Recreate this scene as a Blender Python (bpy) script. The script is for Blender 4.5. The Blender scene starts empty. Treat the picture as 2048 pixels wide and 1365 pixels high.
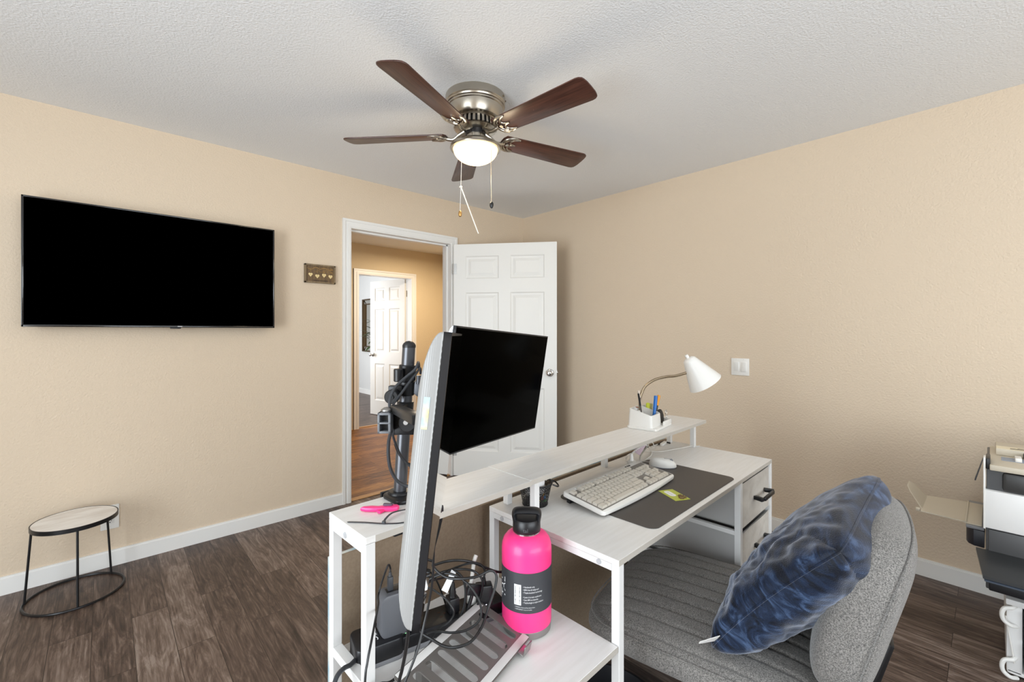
import bpy, bmesh, math, random
from mathutils import Vector, Matrix, Euler, noise
R = math.radians
random.seed(7)
S = bpy.context.scene
COL = S.collection

# ------------------------------------------------------------------ camera, world, daylight, exposure
cam_d = bpy.data.cameras.new('camera')
cam = bpy.data.objects.new('camera', cam_d); COL.objects.link(cam)
cam.location = (-3.163, -3.261, 1.28)
cam.rotation_euler = (R(90), 0, R(47.30 - 90))
cam_d.sensor_width = 36; cam_d.lens = 885 / 2048 * 36
cam_d.shift_y = -19 / 2048
cam_d.clip_start = 0.02
S.camera = cam
S.view_settings.view_transform = 'Standard'; S.view_settings.look = 'None'
S.view_settings.exposure = 0.30; S.view_settings.gamma = 1.0
try: S.view_settings.use_curve_mapping = False
except Exception: pass

wd = bpy.data.worlds.new('sky'); S.world = wd; wd.use_nodes = True
_bg = wd.node_tree.nodes['Background']
_sky = wd.node_tree.nodes.new('ShaderNodeTexSky'); _sky.sky_type = 'PREETHAM'
_sky.sun_direction = Vector((0.2, -0.5, 0.8)).normalized(); _sky.turbidity = 3
wd.node_tree.links.new(_sky.outputs[0], _bg.inputs[0]); _bg.inputs[1].default_value = 0.35

def area_light(name, loc, rot, sx, sy, power, col):
    l = bpy.data.lights.new(name, 'AREA'); l.shape = 'RECTANGLE'; l.size = sx; l.size_y = sy
    l.energy = power; l.color = col
    o = bpy.data.objects.new(name, l); COL.objects.link(o); o.location = loc; o.rotation_euler = rot
    return o
# daylight entering through the side window and the bedroom's window, plus added rear fill
area_light('window_daylight', (-5.16, -2.75, 1.15), (0, R(-97), 0), 2.0, 1.6, 84, (0.86, 0.94, 1.0))
area_light('rear_fill_light', (-2.6, -5.56, 1.3), (R(112), 0, 0), 3.0, 1.45, 74, (0.87, 0.945, 1.0))
area_light('bedroom_daylight', (-1.9, 4.6, 1.4), (0, R(-90), 0), 1.4, 1.6, 70, (0.93, 0.96, 1.0))
area_light('hall_lamp_light', (-0.2, 1.4, 2.34), (0, 0, 0), 0.3, 0.3, 26, (1.0, 0.84, 0.62))

# ------------------------------------------------------------------ materials
def lin(h):
    if isinstance(h, str):
        h = h.lstrip('#'); c = [int(h[i:i+2], 16) / 255 for i in (0, 2, 4)]
    else: c = [v / 255 for v in h]
    return tuple((v / 12.92 if v <= .04045 else ((v + .055) / 1.055) ** 2.4) for v in c) + (1,)
def nd(m, t, **kw):
    n = m.node_tree.nodes.new(t)
    for k, v in kw.items():
        if k in n.inputs: n.inputs[k].default_value = v
        else: setattr(n, k, v)
    return n
def lk(m, a, b): m.node_tree.links.new(a, b)
def mat(name, col, rough=.5, metal=0., bump=None, var=None, emit=None, spec=.5, coat=0., sheen=0., trans=0., aniso=None):
    """bump=(scale, strength, distance[, stretch]); var=(scale, other colour, factor)"""
    m = bpy.data.materials.new(name); m.use_nodes = True
    b = m.node_tree.nodes['Principled BSDF']
    b.inputs['Base Color'].default_value = lin(col); b.inputs['Roughness'].default_value = rough
    b.inputs['Metallic'].default_value = metal; b.inputs['Specular IOR Level'].default_value = spec
    b.inputs['Coat Weight'].default_value = coat; b.inputs['Sheen Weight'].default_value = sheen
    b.inputs['Transmission Weight'].default_value = trans
    tc = None
    def coords(st=None):
        nonlocal tc
        if tc is None: tc = nd(m, 'ShaderNodeTexCoord')
        if not st: return tc.outputs['Object']
        mp = nd(m, 'ShaderNodeMapping'); mp.inputs['Scale'].default_value = st
        lk(m, tc.outputs['Object'], mp.inputs['Vector']); return mp.outputs[0]
    if var:
        n = nd(m, 'ShaderNodeTexNoise', Scale=var[0], Detail=5.); lk(m, coords(var[3] if len(var) > 3 else None), n.inputs['Vector'])
        r = nd(m, 'ShaderNodeValToRGB'); r.color_ramp.elements[0].position = .38; r.color_ramp.elements[1].position = .62
        r.color_ramp.elements[0].color = lin(col)
        c2 = lin(var[1]); c1 = lin(col); f = var[2]
        r.color_ramp.elements[1].color = tuple(c1[i] * (1 - f) + c2[i] * f for i in range(3)) + (1,)
        lk(m, n.outputs['Fac'], r.inputs[0]); lk(m, r.outputs[0], b.inputs['Base Color'])
    if bump:
        n = nd(m, 'ShaderNodeTexNoise', Scale=bump[0], Detail=3.); lk(m, coords(bump[3] if len(bump) > 3 else None), n.inputs['Vector'])
        bp = nd(m, 'ShaderNodeBump', Strength=bump[1], Distance=bump[2])
        lk(m, n.outputs['Fac'], bp.inputs['Height']); lk(m, bp.outputs[0], b.inputs['Normal'])
    if emit:
        b.inputs['Emission Color'].default_value = lin(emit[0]); b.inputs['Emission Strength'].default_value = emit[1]
    return m
def floor_mat(name, ramp, rot90, w=.128, l=1.05, rough=.45):
    m = bpy.data.materials.new(name); m.use_nodes = True
    b = m.node_tree.nodes['Principled BSDF']; b.inputs['Roughness'].default_value = rough
    tc = nd(m, 'ShaderNodeTexCoord'); mp = nd(m, 'ShaderNodeMapping')
    if rot90: mp.inputs['Rotation'].default_value = (0, 0, R(90))
    lk(m, tc.outputs['Object'], mp.inputs['Vector'])
    br = nd(m, 'ShaderNodeTexBrick', Scale=1.0); br.offset = .37; br.offset_frequency = 2
    br.inputs['Color1'].default_value = (0, 0, 0, 1); br.inputs['Color2'].default_value = (1, 1, 1, 1); br.inputs['Mortar'].default_value = (.3, .3, .3, 1)
    br.inputs['Mortar Size'].default_value = .0012; br.inputs['Brick Width'].default_value = l; br.inputs['Row Height'].default_value = w
    lk(m, mp.outputs[0], br.inputs['Vector'])
    # every plank gets its own stretch of grain: offset the grain coordinates by the plank's random value
    off = nd(m, 'ShaderNodeVectorMath', operation='MULTIPLY_ADD'); off.inputs[1].default_value = (13.7, 7.3, 3.1)
    lk(m, br.outputs['Color'], off.inputs[0]); lk(m, mp.outputs[0], off.inputs[2])
    st = nd(m, 'ShaderNodeMapping'); st.inputs['Scale'].default_value = (1.5, 9, 1); lk(m, off.outputs[0], st.inputs['Vector'])
    g = nd(m, 'ShaderNodeTexNoise', Scale=2.6, Detail=10., Roughness=.68, Distortion=1.6); lk(m, st.outputs[0], g.inputs['Vector'])
    st2 = nd(m, 'ShaderNodeMapping'); st2.inputs['Scale'].default_value = (5, 110, 1); lk(m, off.outputs[0], st2.inputs['Vector'])
    g2 = nd(m, 'ShaderNodeTexNoise', Scale=1.3, Detail=4.); lk(m, st2.outputs[0], g2.inputs['Vector'])
    a = nd(m, 'ShaderNodeMath', operation='MULTIPLY_ADD'); a.inputs[1].default_value = .24; lk(m, br.outputs['Color'], a.inputs[0])
    a2 = nd(m, 'ShaderNodeMath', operation='MULTIPLY_ADD'); a2.inputs[1].default_value = 1.25; a2.inputs[2].default_value = -.44
    lk(m, g.outputs['Fac'], a2.inputs[0]); lk(m, a2.outputs[0], a.inputs[2])
    a3 = nd(m, 'ShaderNodeMath', operation='MULTIPLY_ADD'); a3.inputs[1].default_value = .55; lk(m, g2.outputs['Fac'], a3.inputs[0]); lk(m, a.outputs[0], a3.inputs[2])
    r = nd(m, 'ShaderNodeValToRGB'); els = r.color_ramp.elements
    n = len(ramp)
    for i, c in enumerate(ramp):
        p = .2 + .65 * i / (n - 1)
        e = els[i] if i < 2 else els.new(p)
        e.position = p; e.color = lin(c)
    lk(m, a3.outputs[0], r.inputs[0])
    mx = nd(m, 'ShaderNodeMixRGB', blend_type='MULTIPLY'); mx.inputs[2].default_value = (.25, .22, .2, 1)
    lk(m, br.outputs['Fac'], mx.inputs[0]); lk(m, r.outputs[0], mx.inputs[1]); lk(m, mx.outputs[0], b.inputs['Base Color'])
    bp = nd(m, 'ShaderNodeBump', Strength=.25, Distance=.002); lk(m, g2.outputs['Fac'], bp.inputs['Height']); lk(m, bp.outputs[0], b.inputs['Normal'])
    return m
def fabric_mat(name, c1, c2, sc=900, bump=.6):
    m = bpy.data.materials.new(name); m.use_nodes = True
    b = m.node_tree.nodes['Principled BSDF']; b.inputs['Roughness'].default_value = .95; b.inputs['Specular IOR Level'].default_value = .2
    b.inputs['Sheen Weight'].default_value = .25
    tc = nd(m, 'ShaderNodeTexCoord')
    n1 = nd(m, 'ShaderNodeTexNoise', Scale=sc * .42, Detail=2.); lk(m, tc.outputs['Object'], n1.inputs['Vector'])
    w = nd(m, 'ShaderNodeTexWave', Scale=sc * .30, Distortion=3.); w.bands_direction = 'DIAGONAL'; lk(m, tc.outputs['Object'], w.inputs['Vector'])
    ad = nd(m, 'ShaderNodeMath', operation='MULTIPLY_ADD'); ad.inputs[1].default_value = .3; lk(m, w.outputs['Fac'], ad.inputs[0]); lk(m, n1.outputs['Fac'], ad.inputs[2])
    r = nd(m, 'ShaderNodeValToRGB'); r.color_ramp.elements[0].position = .4; r.color_ramp.elements[1].position = .9
    r.color_ramp.elements[0].color = lin(c1); r.color_ramp.elements[1].color = lin(c2)
    lk(m, ad.outputs[0], r.inputs[0]); lk(m, r.outputs[0], b.inputs['Base Color'])
    bp = nd(m, 'ShaderNodeBump', Strength=bump, Distance=.001); lk(m, ad.outputs[0], bp.inputs['Height']); lk(m, bp.outputs[0], b.inputs['Normal'])
    return m
def velvet_mat(name):
    m = bpy.data.materials.new(name); m.use_nodes = True
    b = m.node_tree.nodes['Principled BSDF']; b.inputs['Roughness'].default_value = .55; b.inputs['Specular IOR Level'].default_value = .25
    b.inputs['Sheen Weight'].default_value = .7; b.inputs['Sheen Roughness'].default_value = .35; b.inputs['Sheen Tint'].default_value = lin('#c9cdd8')
    tc = nd(m, 'ShaderNodeTexCoord'); mp = nd(m, 'ShaderNodeMapping'); mp.inputs['Scale'].default_value = (1, 1, 2.2)
    lk(m, tc.outputs['Object'], mp.inputs['Vector'])
    n = nd(m, 'ShaderNodeTexNoise', Scale=11., Detail=6., Roughness=.6, Distortion=1.6); lk(m, mp.outputs[0], n.inputs['Vector'])
    r = nd(m, 'ShaderNodeValToRGB'); els = r.color_ramp.elements
    els[0].position = .40; els[0].color = lin('#0b111d'); els[1].position = .72; els[1].color = lin('#4a5f80')
    e = els.new(.54); e.color = lin('#1a2840')
    lk(m, n.outputs['Fac'], r.inputs[0]); lk(m, r.outputs[0], b.inputs['Base Color'])
    n2 = nd(m, 'ShaderNodeTexNoise', Scale=420., Detail=2.); lk(m, tc.outputs['Object'], n2.inputs['Vector'])
    bp = nd(m, 'ShaderNodeBump', Strength=.5, Distance=.002); lk(m, n2.outputs['Fac'], bp.inputs['Height']); lk(m, bp.outputs[0], b.inputs['Normal'])
    return m
def wood_mat(name, c1, c2, scale=(2, 40, 40), rough=.4, scratches=False):
    m = bpy.data.materials.new(name); m.use_nodes = True
    b = m.node_tree.nodes['Principled BSDF']; b.inputs['Roughness'].default_value = rough
    tc = nd(m, 'ShaderNodeTexCoord'); mp = nd(m, 'ShaderNodeMapping'); mp.inputs['Scale'].default_value = scale
    lk(m, tc.outputs['Object'], mp.inputs['Vector'])
    n = nd(m, 'ShaderNodeTexNoise', Scale=2., Detail=6., Distortion=.5); lk(m, mp.outputs[0], n.inputs['Vector'])
    r = nd(m, 'ShaderNodeValToRGB'); r.color_ramp.elements[0].position = .35; r.color_ramp.elements[1].position = .68
    r.color_ramp.elements[0].color = lin(c1); r.color_ramp.elements[1].color = lin(c2)
    lk(m, n.outputs['Fac'], r.inputs[0]); lk(m, r.outputs[0], b.inputs['Base Color'])
    if scratches:
        v = nd(m, 'ShaderNodeTexNoise', Scale=55., Detail=2.); lk(m, tc.outputs['Object'], v.inputs['Vector'])
        r2 = nd(m, 'ShaderNodeValToRGB'); r2.color_ramp.elements[0].position = .77; r2.color_ramp.elements[1].position = .79
        lk(m, v.outputs['Fac'], r2.inputs[0])
        mx = nd(m, 'ShaderNodeMixRGB'); mx.inputs[2].default_value = lin('#b59a86'); lk(m, r2.outputs[0], mx.inputs[0]); lk(m, r.outputs[0], mx.inputs[1])
        lk(m, mx.outputs[0], b.inputs['Base Color'])
    return m
M = {}
M['wall'] = mat('tan_wall_paint', '#dbc9b2', .75, bump=(95, .55, .006), spec=.3)
M['hallwall'] = mat('hall_wall_paint', '#d8c6a6', .75, bump=(95, .4, .006), spec=.3)
M['greywall'] = mat('pale_grey_wall_paint', '#d6d6d4', .75, bump=(95, .3, .005), spec=.3)
M['ceil'] = mat('white_ceiling_paint', '#f0f1f2', .85, bump=(120, .6, .005), spec=.2)
M['trim'] = mat('white_gloss_trim', '#ecebe8', .35)
M['door'] = mat('white_door_paint', '#e9e8e4', .4)
M['floor'] = floor_mat('brown_grey_plank_floor', ['#261d18', '#3f312a', '#56453c', '#705f55', '#8e7f75'], True)
M['hallfloor'] = floor_mat('hall_plank_floor', ['#3a2212', '#6b4420', '#946232', '#b98648'], False, .13, .9)
M['bedfloor'] = floor_mat('bedroom_plank_floor', ['#3a302b', '#5a4c45', '#77685f'], False)
M['white'] = mat('white_laminate', '#e8e6e3', .42, var=(6, '#d8d4ce', .3, (1.2, 14, 14)))
M['whitemetal'] = mat('white_powder_coat', '#dfdedc', .38)
M['whiteplastic'] = mat('white_plastic', '#e6e4df', .35)
M['greyplastic'] = mat('grey_plastic', '#8b8c90', .45)
M['darkgrey'] = mat('dark_grey_plastic', '#55565a', .42)
M['beige'] = mat('beige_plastic', '#cfc5b2', .45)
M['black'] = mat('black_plastic', '#17171a', .38)
M['blackmetal'] = mat('black_powder_coat', '#1d1d1f', .35, .3)
M['polemetal'] = mat('dark_pole_metal', '#5c5d61', .34, .7)
M['screendark'] = mat('dark_monitor_screen', '#000000', .12, spec=.008)
M['screenoff'] = mat('switched_off_screen', '#000000', .9, spec=0.)
M['glossscreen'] = mat('glossy_screen_glass', '#0b0b0d', .03, spec=.9, coat=1.)
M['rubber'] = mat('black_rubber_cable', '#141415', .42)
M['greycable'] = mat('dark_grey_cable', '#3a3c40', .45)
M['whitecable'] = mat('white_cable', '#dddad4', .45)
M['nickel'] = mat('brushed_nickel', '#b9b2a6', .28, 1., bump=(30, .05, .001, (1, 1, 40)))
M['brass'] = mat('antique_brass', '#8a7a62', .35, 1.)
M['chrome'] = mat('polished_chrome', '#d6d6d6', .12, 1.)
M['steel'] = mat('brushed_steel', '#a9a8a6', .35, 1.)
M['bowl'] = mat('lit_frosted_glass', '#fff3de', .4, emit=('#ffd390', 2.6))
M['blade'] = wood_mat('dark_walnut_blade', '#3a211a', '#57352a', (3, 45, 45), .35, True)
M['hardboard'] = mat('brown_hardboard', '#907e69', .85, var=(140, '#806e5b', .5))
M['pictureedge'] = mat('painted_board_face', '#d9d3c4', .6, var=(9, '#7fa3b5', .9))
M['pink'] = mat('hot_pink_paint', '#fb3a86', .42, coat=.15)
M['pinkplastic'] = mat('pink_plastic', '#ff3a86', .35)
M['label'] = mat('charcoal_label', '#3b3c40', .5)
M['paper'] = mat('white_print', '#e8e8e8', .6)
M['greyprint'] = mat('grey_print', '#b9babd', .6)
M['dark'] = mat('dark_print', '#2a2724', .7)
M['seat'] = fabric_mat('grey_twill_fabric', '#3c3a38', '#9b9792')
M['velvet'] = velvet_mat('navy_crushed_velvet')
M['mat'] = mat('charcoal_leather_mat', '#4a4541', .55, bump=(600, .3, .001))
M['matedge'] = mat('black_mat_edge', '#2a2826', .6)
M['keys'] = mat('aged_key_plastic', '#c9c2b6', .5)
M['edge'] = mat('grey_edge_shade', '#b9b3aa', .5)  # grey that holds the shade of the white front edges
M['deck'] = mat('grey_key_deck', '#7f7a73', .6)
M['drawerfabric'] = mat('marbled_grey_fabric', '#c9c3ba', .9, bump=(9, .8, .02), var=(5, '#aea79e', .8))
M['towerfabric'] = mat('pale_grey_fabric', '#b3b2b0', .9, bump=(6, .6, .02))
M['lampshade'] = mat('white_enamel_shade', '#e6e4df', .3)
M['neck'] = mat('gooseneck_metal', '#a3937c', .25, 1.)
M['marble'] = mat('white_marble', '#f1eeea', .45, var=(7, '#cfc6bd', .6, (1, 2.5, 1)))
M['plaque'] = wood_mat('plaque_wood', '#54402b', '#7d6341', (30, 4, 4), .6)
M['plaqueframe'] = wood_mat('plaque_frame_wood', '#6f5d45', '#8d7959', (30, 4, 4), .6)
M['heart'] = mat('pale_wood_heart', '#ecd39a', .6)
M['gold'] = mat('gilt_engraving', '#b8904a', .6)
M['mirrorglass'] = mat('mirror_glass', '#e8e8e4', .03, 1.)
M['mirrorframe'] = mat('bronze_mirror_frame', '#5d4a33', .4, .6)
M['leaf'] = mat('dark_green_leaf', '#33471f', .5)
M['pot'] = mat('dark_pot', '#3a332c', .6)
M['blue'] = mat('blue_plastic', '#1767b8', .35)
M['orange'] = mat('orange_plastic', '#e39a2e', .4)
M['yellow'] = mat('yellow_green_plastic', '#c9d23a', .4)
M['lilac'] = mat('lilac_label', '#c3adb6', .5)
M['card'] = mat('green_seed_card', '#b9bf4f', .5)
M['plate'] = mat('white_wall_plate', '#efede8', .35)
M['cabinet'] = mat('pale_drawer_front', '#c3c4ca', .4)
M['led'] = mat('green_led', '#b8ffc8', .4, emit=('#9dffb0', 3.))
M['whiteled'] = mat('white_led', '#ffffff', .4, emit=('#e6e6ff', 3.))
def glass_pane():
    m = bpy.data.materials.new('clear_window_glass'); m.use_nodes = True
    nt = m.node_tree; nt.nodes.remove(nt.nodes['Principled BSDF'])
    t = nd(m, 'ShaderNodeBsdfTransparent'); g = nd(m, 'ShaderNodeBsdfGlossy', Roughness=.02); x = nd(m, 'ShaderNodeMixShader'); x.inputs[0].default_value = .06
    lk(m, t.outputs[0], x.inputs[1]); lk(m, g.outputs[0], x.inputs[2]); lk(m, x.outputs[0], nt.nodes['Material Output'].inputs[0])
    return m
M['glass'] = glass_pane()
def mesh_mat():
    """woven wire: opaque strands with clear gaps between them"""
    m = bpy.data.materials.new('black_wire_mesh'); m.use_nodes = True
    nt = m.node_tree; b = nt.nodes['Principled BSDF']; b.inputs['Base Color'].default_value = lin('#121213'); b.inputs['Roughness'].default_value = .4
    tc = nd(m, 'ShaderNodeTexCoord'); v = nd(m, 'ShaderNodeTexVoronoi', Scale=420.); lk(m, tc.outputs['Object'], v.inputs['Vector'])
    l = nd(m, 'ShaderNodeMath', operation='LESS_THAN'); l.inputs[1].default_value = .42; lk(m, v.outputs['Distance'], l.inputs[0])
    t = nd(m, 'ShaderNodeBsdfTransparent'); x = nd(m, 'ShaderNodeMixShader')
    lk(m, l.outputs[0], x.inputs[0]); lk(m, b.outputs[0], x.inputs[1]); lk(m, t.outputs[0], x.inputs[2]); lk(m, x.outputs[0], nt.nodes['Material Output'].inputs[0])
    return m
M['wire'] = mesh_mat()

# ------------------------------------------------------------------ mesh helpers
class MB:
    def __init__(s): s.v = []; s.f = []
    def add(s, vs, fs, mtx=None):
        n = len(s.v)
        s.v += [tuple((mtx @ Vector(p)) if mtx else p) for p in vs]; s.f += [[i + n for i in f] for f in fs]; return s
    def bmesh(s, bm, mtx=None):
        bm.verts.index_update(); s.add([v.co[:] for v in bm.verts], [[v.index for v in f.verts] for f in bm.faces], mtx); bm.free(); return s
    def box(s, c, d, rot=None, bev=0., seg=2, mtx=None):
        bm = bmesh.new(); bmesh.ops.create_cube(bm, size=1.)
        bmesh.ops.scale(bm, vec=d, verts=bm.verts)
        if bev: bmesh.ops.bevel(bm, geom=bm.edges[:], offset=bev, segments=seg, affect='EDGES', profile=.5)
        m = Matrix.Translation(c) @ (Euler(rot).to_matrix().to_4x4() if rot else Matrix())
        return s.bmesh(bm, (mtx @ m) if mtx else m)
    def b2(s, lo, hi, bev=0., mtx=None):
        return s.box([(a + b) / 2 for a, b in zip(lo, hi)], [abs(b - a) for a, b in zip(lo, hi)], None, bev, 2, mtx)
    def lathe(s, prof, n=36, mtx=None):
        vs = []; fs = []; k = len(prof)
        for i in range(n):
            a = 2 * math.pi * i / n
            vs += [(r * math.cos(a), r * math.sin(a), z) for r, z in prof]
        for i in range(n):
            j = (i + 1) % n
            for q in range(k - 1): fs.append([i * k + q, j * k + q, j * k + q + 1, i * k + q + 1])
        bm = bmesh.new(); bv = [bm.verts.new(v) for v in vs]
        for f in fs: bm.faces.new([bv[i] for i in f])
        bmesh.ops.remove_doubles(bm, verts=bm.verts, dist=1e-6)
        return s.bmesh(bm, mtx)
    def cyl(s, a, b, r, n=20, r2=None, bev=0.):
        a = Vector(a); b = Vector(b); d = b - a; L = d.length; r2 = r if r2 is None else r2
        q = Vector((0, 0, 1)).rotation_difference(d).to_matrix().to_4x4(); m = Matrix.Translation(a) @ q
        if bev: p = [(0, 0), (r - bev, 0), (r, bev), (r2, L - bev), (r2 - bev, L), (0, L)]
        else: p = [(0, 0), (r, 0), (r2, L), (0, L)]
        return s.lathe(p, n, m)
    def tube(s, pts, r, n=8, closed=False, cap=True):
        P = [Vector(p) for p in pts]; k = len(P); rr = r if isinstance(r, (list, tuple)) else [r] * k
        T = []
        for i in range(k):
            a = P[i - 1] if (closed or i) else P[i]; b = P[(i + 1) % k] if (closed or i < k - 1) else P[i]
            T.append((b - a).normalized())
        ref = Vector((0, 0, 1)) if abs(T[0].z) < .9 else Vector((1, 0, 0))
        N = (ref - T[0] * ref.dot(T[0])).normalized(); vs = []
        for i in range(k):
            N = (N - T[i] * N.dot(T[i])); N.normalize(); B = T[i].cross(N)
            vs += [tuple(P[i] + (N * math.cos(2 * math.pi * j / n) + B * math.sin(2 * math.pi * j / n)) * rr[i]) for j in range(n)]
        fs = []
        for i in range(k if closed else k - 1):
            i2 = (i + 1) % k
            for j in range(n): fs.append([i * n + j, i * n + (j + 1) % n, i2 * n + (j + 1) % n, i2 * n + j])
        if cap and not closed: fs += [list(range(n))[::-1], [(k - 1) * n + j for j in range(n)]]
        return s.add(vs, fs)
    def prism(s, poly, z0, z1, bev=0., mtx=None):
        bm = bmesh.new(); vs = [bm.verts.new((x, y, z0)) for x, y in poly]; f = bm.faces.new(vs)
        r = bmesh.ops.extrude_face_region(bm, geom=[f]); bmesh.ops.translate(bm, vec=(0, 0, z1 - z0), verts=[e for e in r['geom'] if isinstance(e, bmesh.types.BMVert)])
        bmesh.ops.recalc_face_normals(bm, faces=bm.faces)
        if bev:
            es = [e for e in bm.edges if abs(e.verts[0].co.z - e.verts[1].co.z) < 1e-7]
            bmesh.ops.bevel(bm, geom=es, offset=bev, segments=2, affect='EDGES', profile=.5)
        return s.bmesh(bm, mtx)
    def build(s, name, m, parent=None, smooth=35, loc=None, rot=None):
        me = bpy.data.meshes.new(name); me.from_pydata(s.v, [], s.f); me.update()
        bm = bmesh.new(); bm.from_mesh(me); bmesh.ops.recalc_face_normals(bm, faces=bm.faces); bm.to_mesh(me); bm.free()
        if smooth:
            me.polygons.foreach_set('use_smooth', [True] * len(me.polygons)); me.set_sharp_from_angle(angle=R(smooth))
        o = bpy.data.objects.new(name, me); COL.objects.link(o); me.materials.append(m)
        if parent: o.parent = parent
        if loc: o.location = loc
        if rot: o.rotation_euler = rot
        return o
def rrect(w, h, r, n=6, cx=0, cy=0):
    P = []
    for sx, sy, a in ((1, 1, 0), (-1, 1, 90), (-1, -1, 180), (1, -1, 270)):
        for i in range(n + 1):
            t = R(a + 90 * i / n); P.append((cx + sx * (w / 2 - r) + r * math.cos(t), cy + sy * (h / 2 - r) + r * math.sin(t)))
    return P
def smooth_path(pts, sub=6, closed=False):
    P = [Vector(p) for p in pts]; n = len(P); out = []
    for i in range(n if closed else n - 1):
        g = (lambda k: P[k % n]) if closed else (lambda k: P[max(0, min(n - 1, k))])
        p0, p1, p2, p3 = g(i - 1), g(i), g(i + 1), g(i + 2)
        for j in range(sub):
            t = j / sub
            out.append(.5 * (2 * p1 + (p2 - p0) * t + (2 * p0 - 5 * p1 + 4 * p2 - p3) * t * t + (3 * p1 - p0 - 3 * p2 + p3) * t ** 3))
    if not closed: out.append(P[-1])
    return out
def tag(o, label=None, cat=None, group=None, kind=None):
    if label: o['label'] = label
    if cat: o['category'] = cat
    if group: o['group'] = group
    if kind: o['kind'] = kind
    return o
def thing(name, label, cat, loc=(0, 0, 0), rz=0., group=None, rot=None):
    o = bpy.data.objects.new(name, None); COL.objects.link(o); o.empty_display_size = .05
    o.location = loc; o.rotation_euler = rot if rot else (0, 0, rz)
    return tag(o, label, cat, group)
def text_mesh(s, size, ext=.0003, align='LEFT'):
    c = bpy.data.curves.new('t', 'FONT'); c.body = s; c.size = size; c.extrude = ext; c.align_x = align; c.resolution_u = 2
    o = bpy.data.objects.new('t', c); COL.objects.link(o)
    bpy.context.view_layer.update()
    me = bpy.data.meshes.new_from_object(o.evaluated_get(bpy.context.evaluated_depsgraph_get()))
    vs = [v.co[:] for v in me.vertices]; fs = [list(p.vertices) for p in me.polygons]
    bpy.data.objects.remove(o); bpy.data.curves.remove(c); bpy.data.meshes.remove(me)
    return vs, fs
def cable(name, pts, r, m, label, sub=6, group=None, cat='cable', n=8):
    o = MB().tube(smooth_path(pts, sub), r, n).build(name, m); return tag(o, label, cat if label else None, group)
DO = Vector((-2.289, -2.678, 0)); DA = R(1.7)                # the desk's front-left corner and its turn
DM = Matrix.Translation(DO) @ Matrix.Rotation(DA, 4, 'Z')
def W(u, v, z): return tuple(DM @ Vector((u, v, z)))
# ------------------------------------------------------------------ room shell
H = 2.44
def struct(name, mb, m, label=None, parent=None, smooth=0):
    o = mb.build(name, m, parent, smooth)
    if not parent: tag(o, label, None, None, 'structure'); o['category'] = name.split('_')[0]
    return o
X0, Y0 = -5.2, -5.6
struct('floor', MB().b2((X0 - .12, Y0 - .12, -.1), (.12, .012, 0)), M['floor'], 'brown grey wood plank floor of the office')
struct('ceiling', MB().b2((X0 - .12, Y0 - .12, H), (.12, .12, H + .1)), M['ceil'], 'white textured ceiling of the office')
DX0, DX1, DH = -1.80, -.90, 2.055
struct('wall_left', MB().b2((X0 - .12, 0, 0), (DX0 - .015, .12, H)).b2((DX1 + .015, 0, 0), (.12, .12, H)).b2((DX0 - .015, 0, DH + .015), (DX1 + .015, .12, H)),
       M['wall'], 'tan wall with the television and the doorway')
struct('wall_right', MB().b2((0, Y0 - .12, 0), (.12, 0, H)), M['wall'], 'tan wall with the light switch beside the desk')
def wall_with_hole(axis, at, lo, hi, h0, h1, z0, z1):
    b = MB()
    for a, c, d, e in ((lo, h0, 0, H), (h1, hi, 0, H), (h0, h1, 0, z0), (h0, h1, z1, H)):
        if axis == 'x': b.b2((at - .12, a, d), (at, c, e))
        else: b.b2((a, at - .12, d), (c, at, e))
    return b
struct('wall_side', wall_with_hole('x', X0, Y0, 0, -3.6, -1.9, .15, 2.3), M['wall'], 'tan wall with a tall window')
struct('wall_rear', wall_with_hole('y', Y0, X0, 0, -4.15, -1.05, .55, 2.05), M['wall'], 'tan wall with an added wide fill window')
def window(name, axis, at, h0, h1, z0, z1, label):
    b = MB(); t = .05
    def bx(a, c, d, e, y0=-.09, y1=-.03):
        if axis == 'x': b.b2((at + y0, a, d), (at + y1, c, e))
        else: b.b2((a, at + y0, d), (c, at + y1, e))
    bx(h0, h1, z0, z0 + t); bx(h0, h1, z1 - t, z1); bx(h0, h0 + t, z0, z1); bx(h1 - t, h1, z0, z1); mid = (h0 + h1) / 2; bx(mid - .02, mid + .02, z0, z1)
    o = struct(name, b, M['trim'], label)
    g = MB()
    if axis == 'x': g.b2((at - .062, h0 + t, z0 + t), (at - .058, h1 - t, z1 - t))
    else: g.b2((h0 + t, at - .062, z0 + t), (h1 - t, at - .058, z1 - t))
    struct('pane', g, M['glass'], parent=o)
window('window_1', 'x', X0, -3.6, -1.9, .15, 2.3, 'tall white framed window')
window('window_fill', 'y', Y0, -4.15, -1.05, .55, 2.05, 'wide white framed window added behind the camera for fill light')  # unseen window, added to give fill light from behind the camera

def board(lo, hi):                                            # baseboard with an eased top
    b = MB(); b.b2(lo, (hi[0], hi[1], hi[2] - .016)); return b
b = MB(); b.b2((X0, -.013, 0), (DX0 - .062, 0, .078)).b2((X0, -.009, .078), (DX0 - .062, 0, .088)).b2((DX1 + .07, -.013, 0), (0, 0, .078)).b2((DX1 + .07, -.009, .078), (0, 0, .088))
struct('baseboard_left', b, M['trim'], 'white baseboard under the television wall')
b = MB(); b.b2((-.013, Y0, 0), (0, -.013, .078)).b2((-.009, Y0, .078), (0, -.009, .088))
struct('baseboard_right', b, M['trim'], 'white baseboard along the wall with the light switch')
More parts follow.
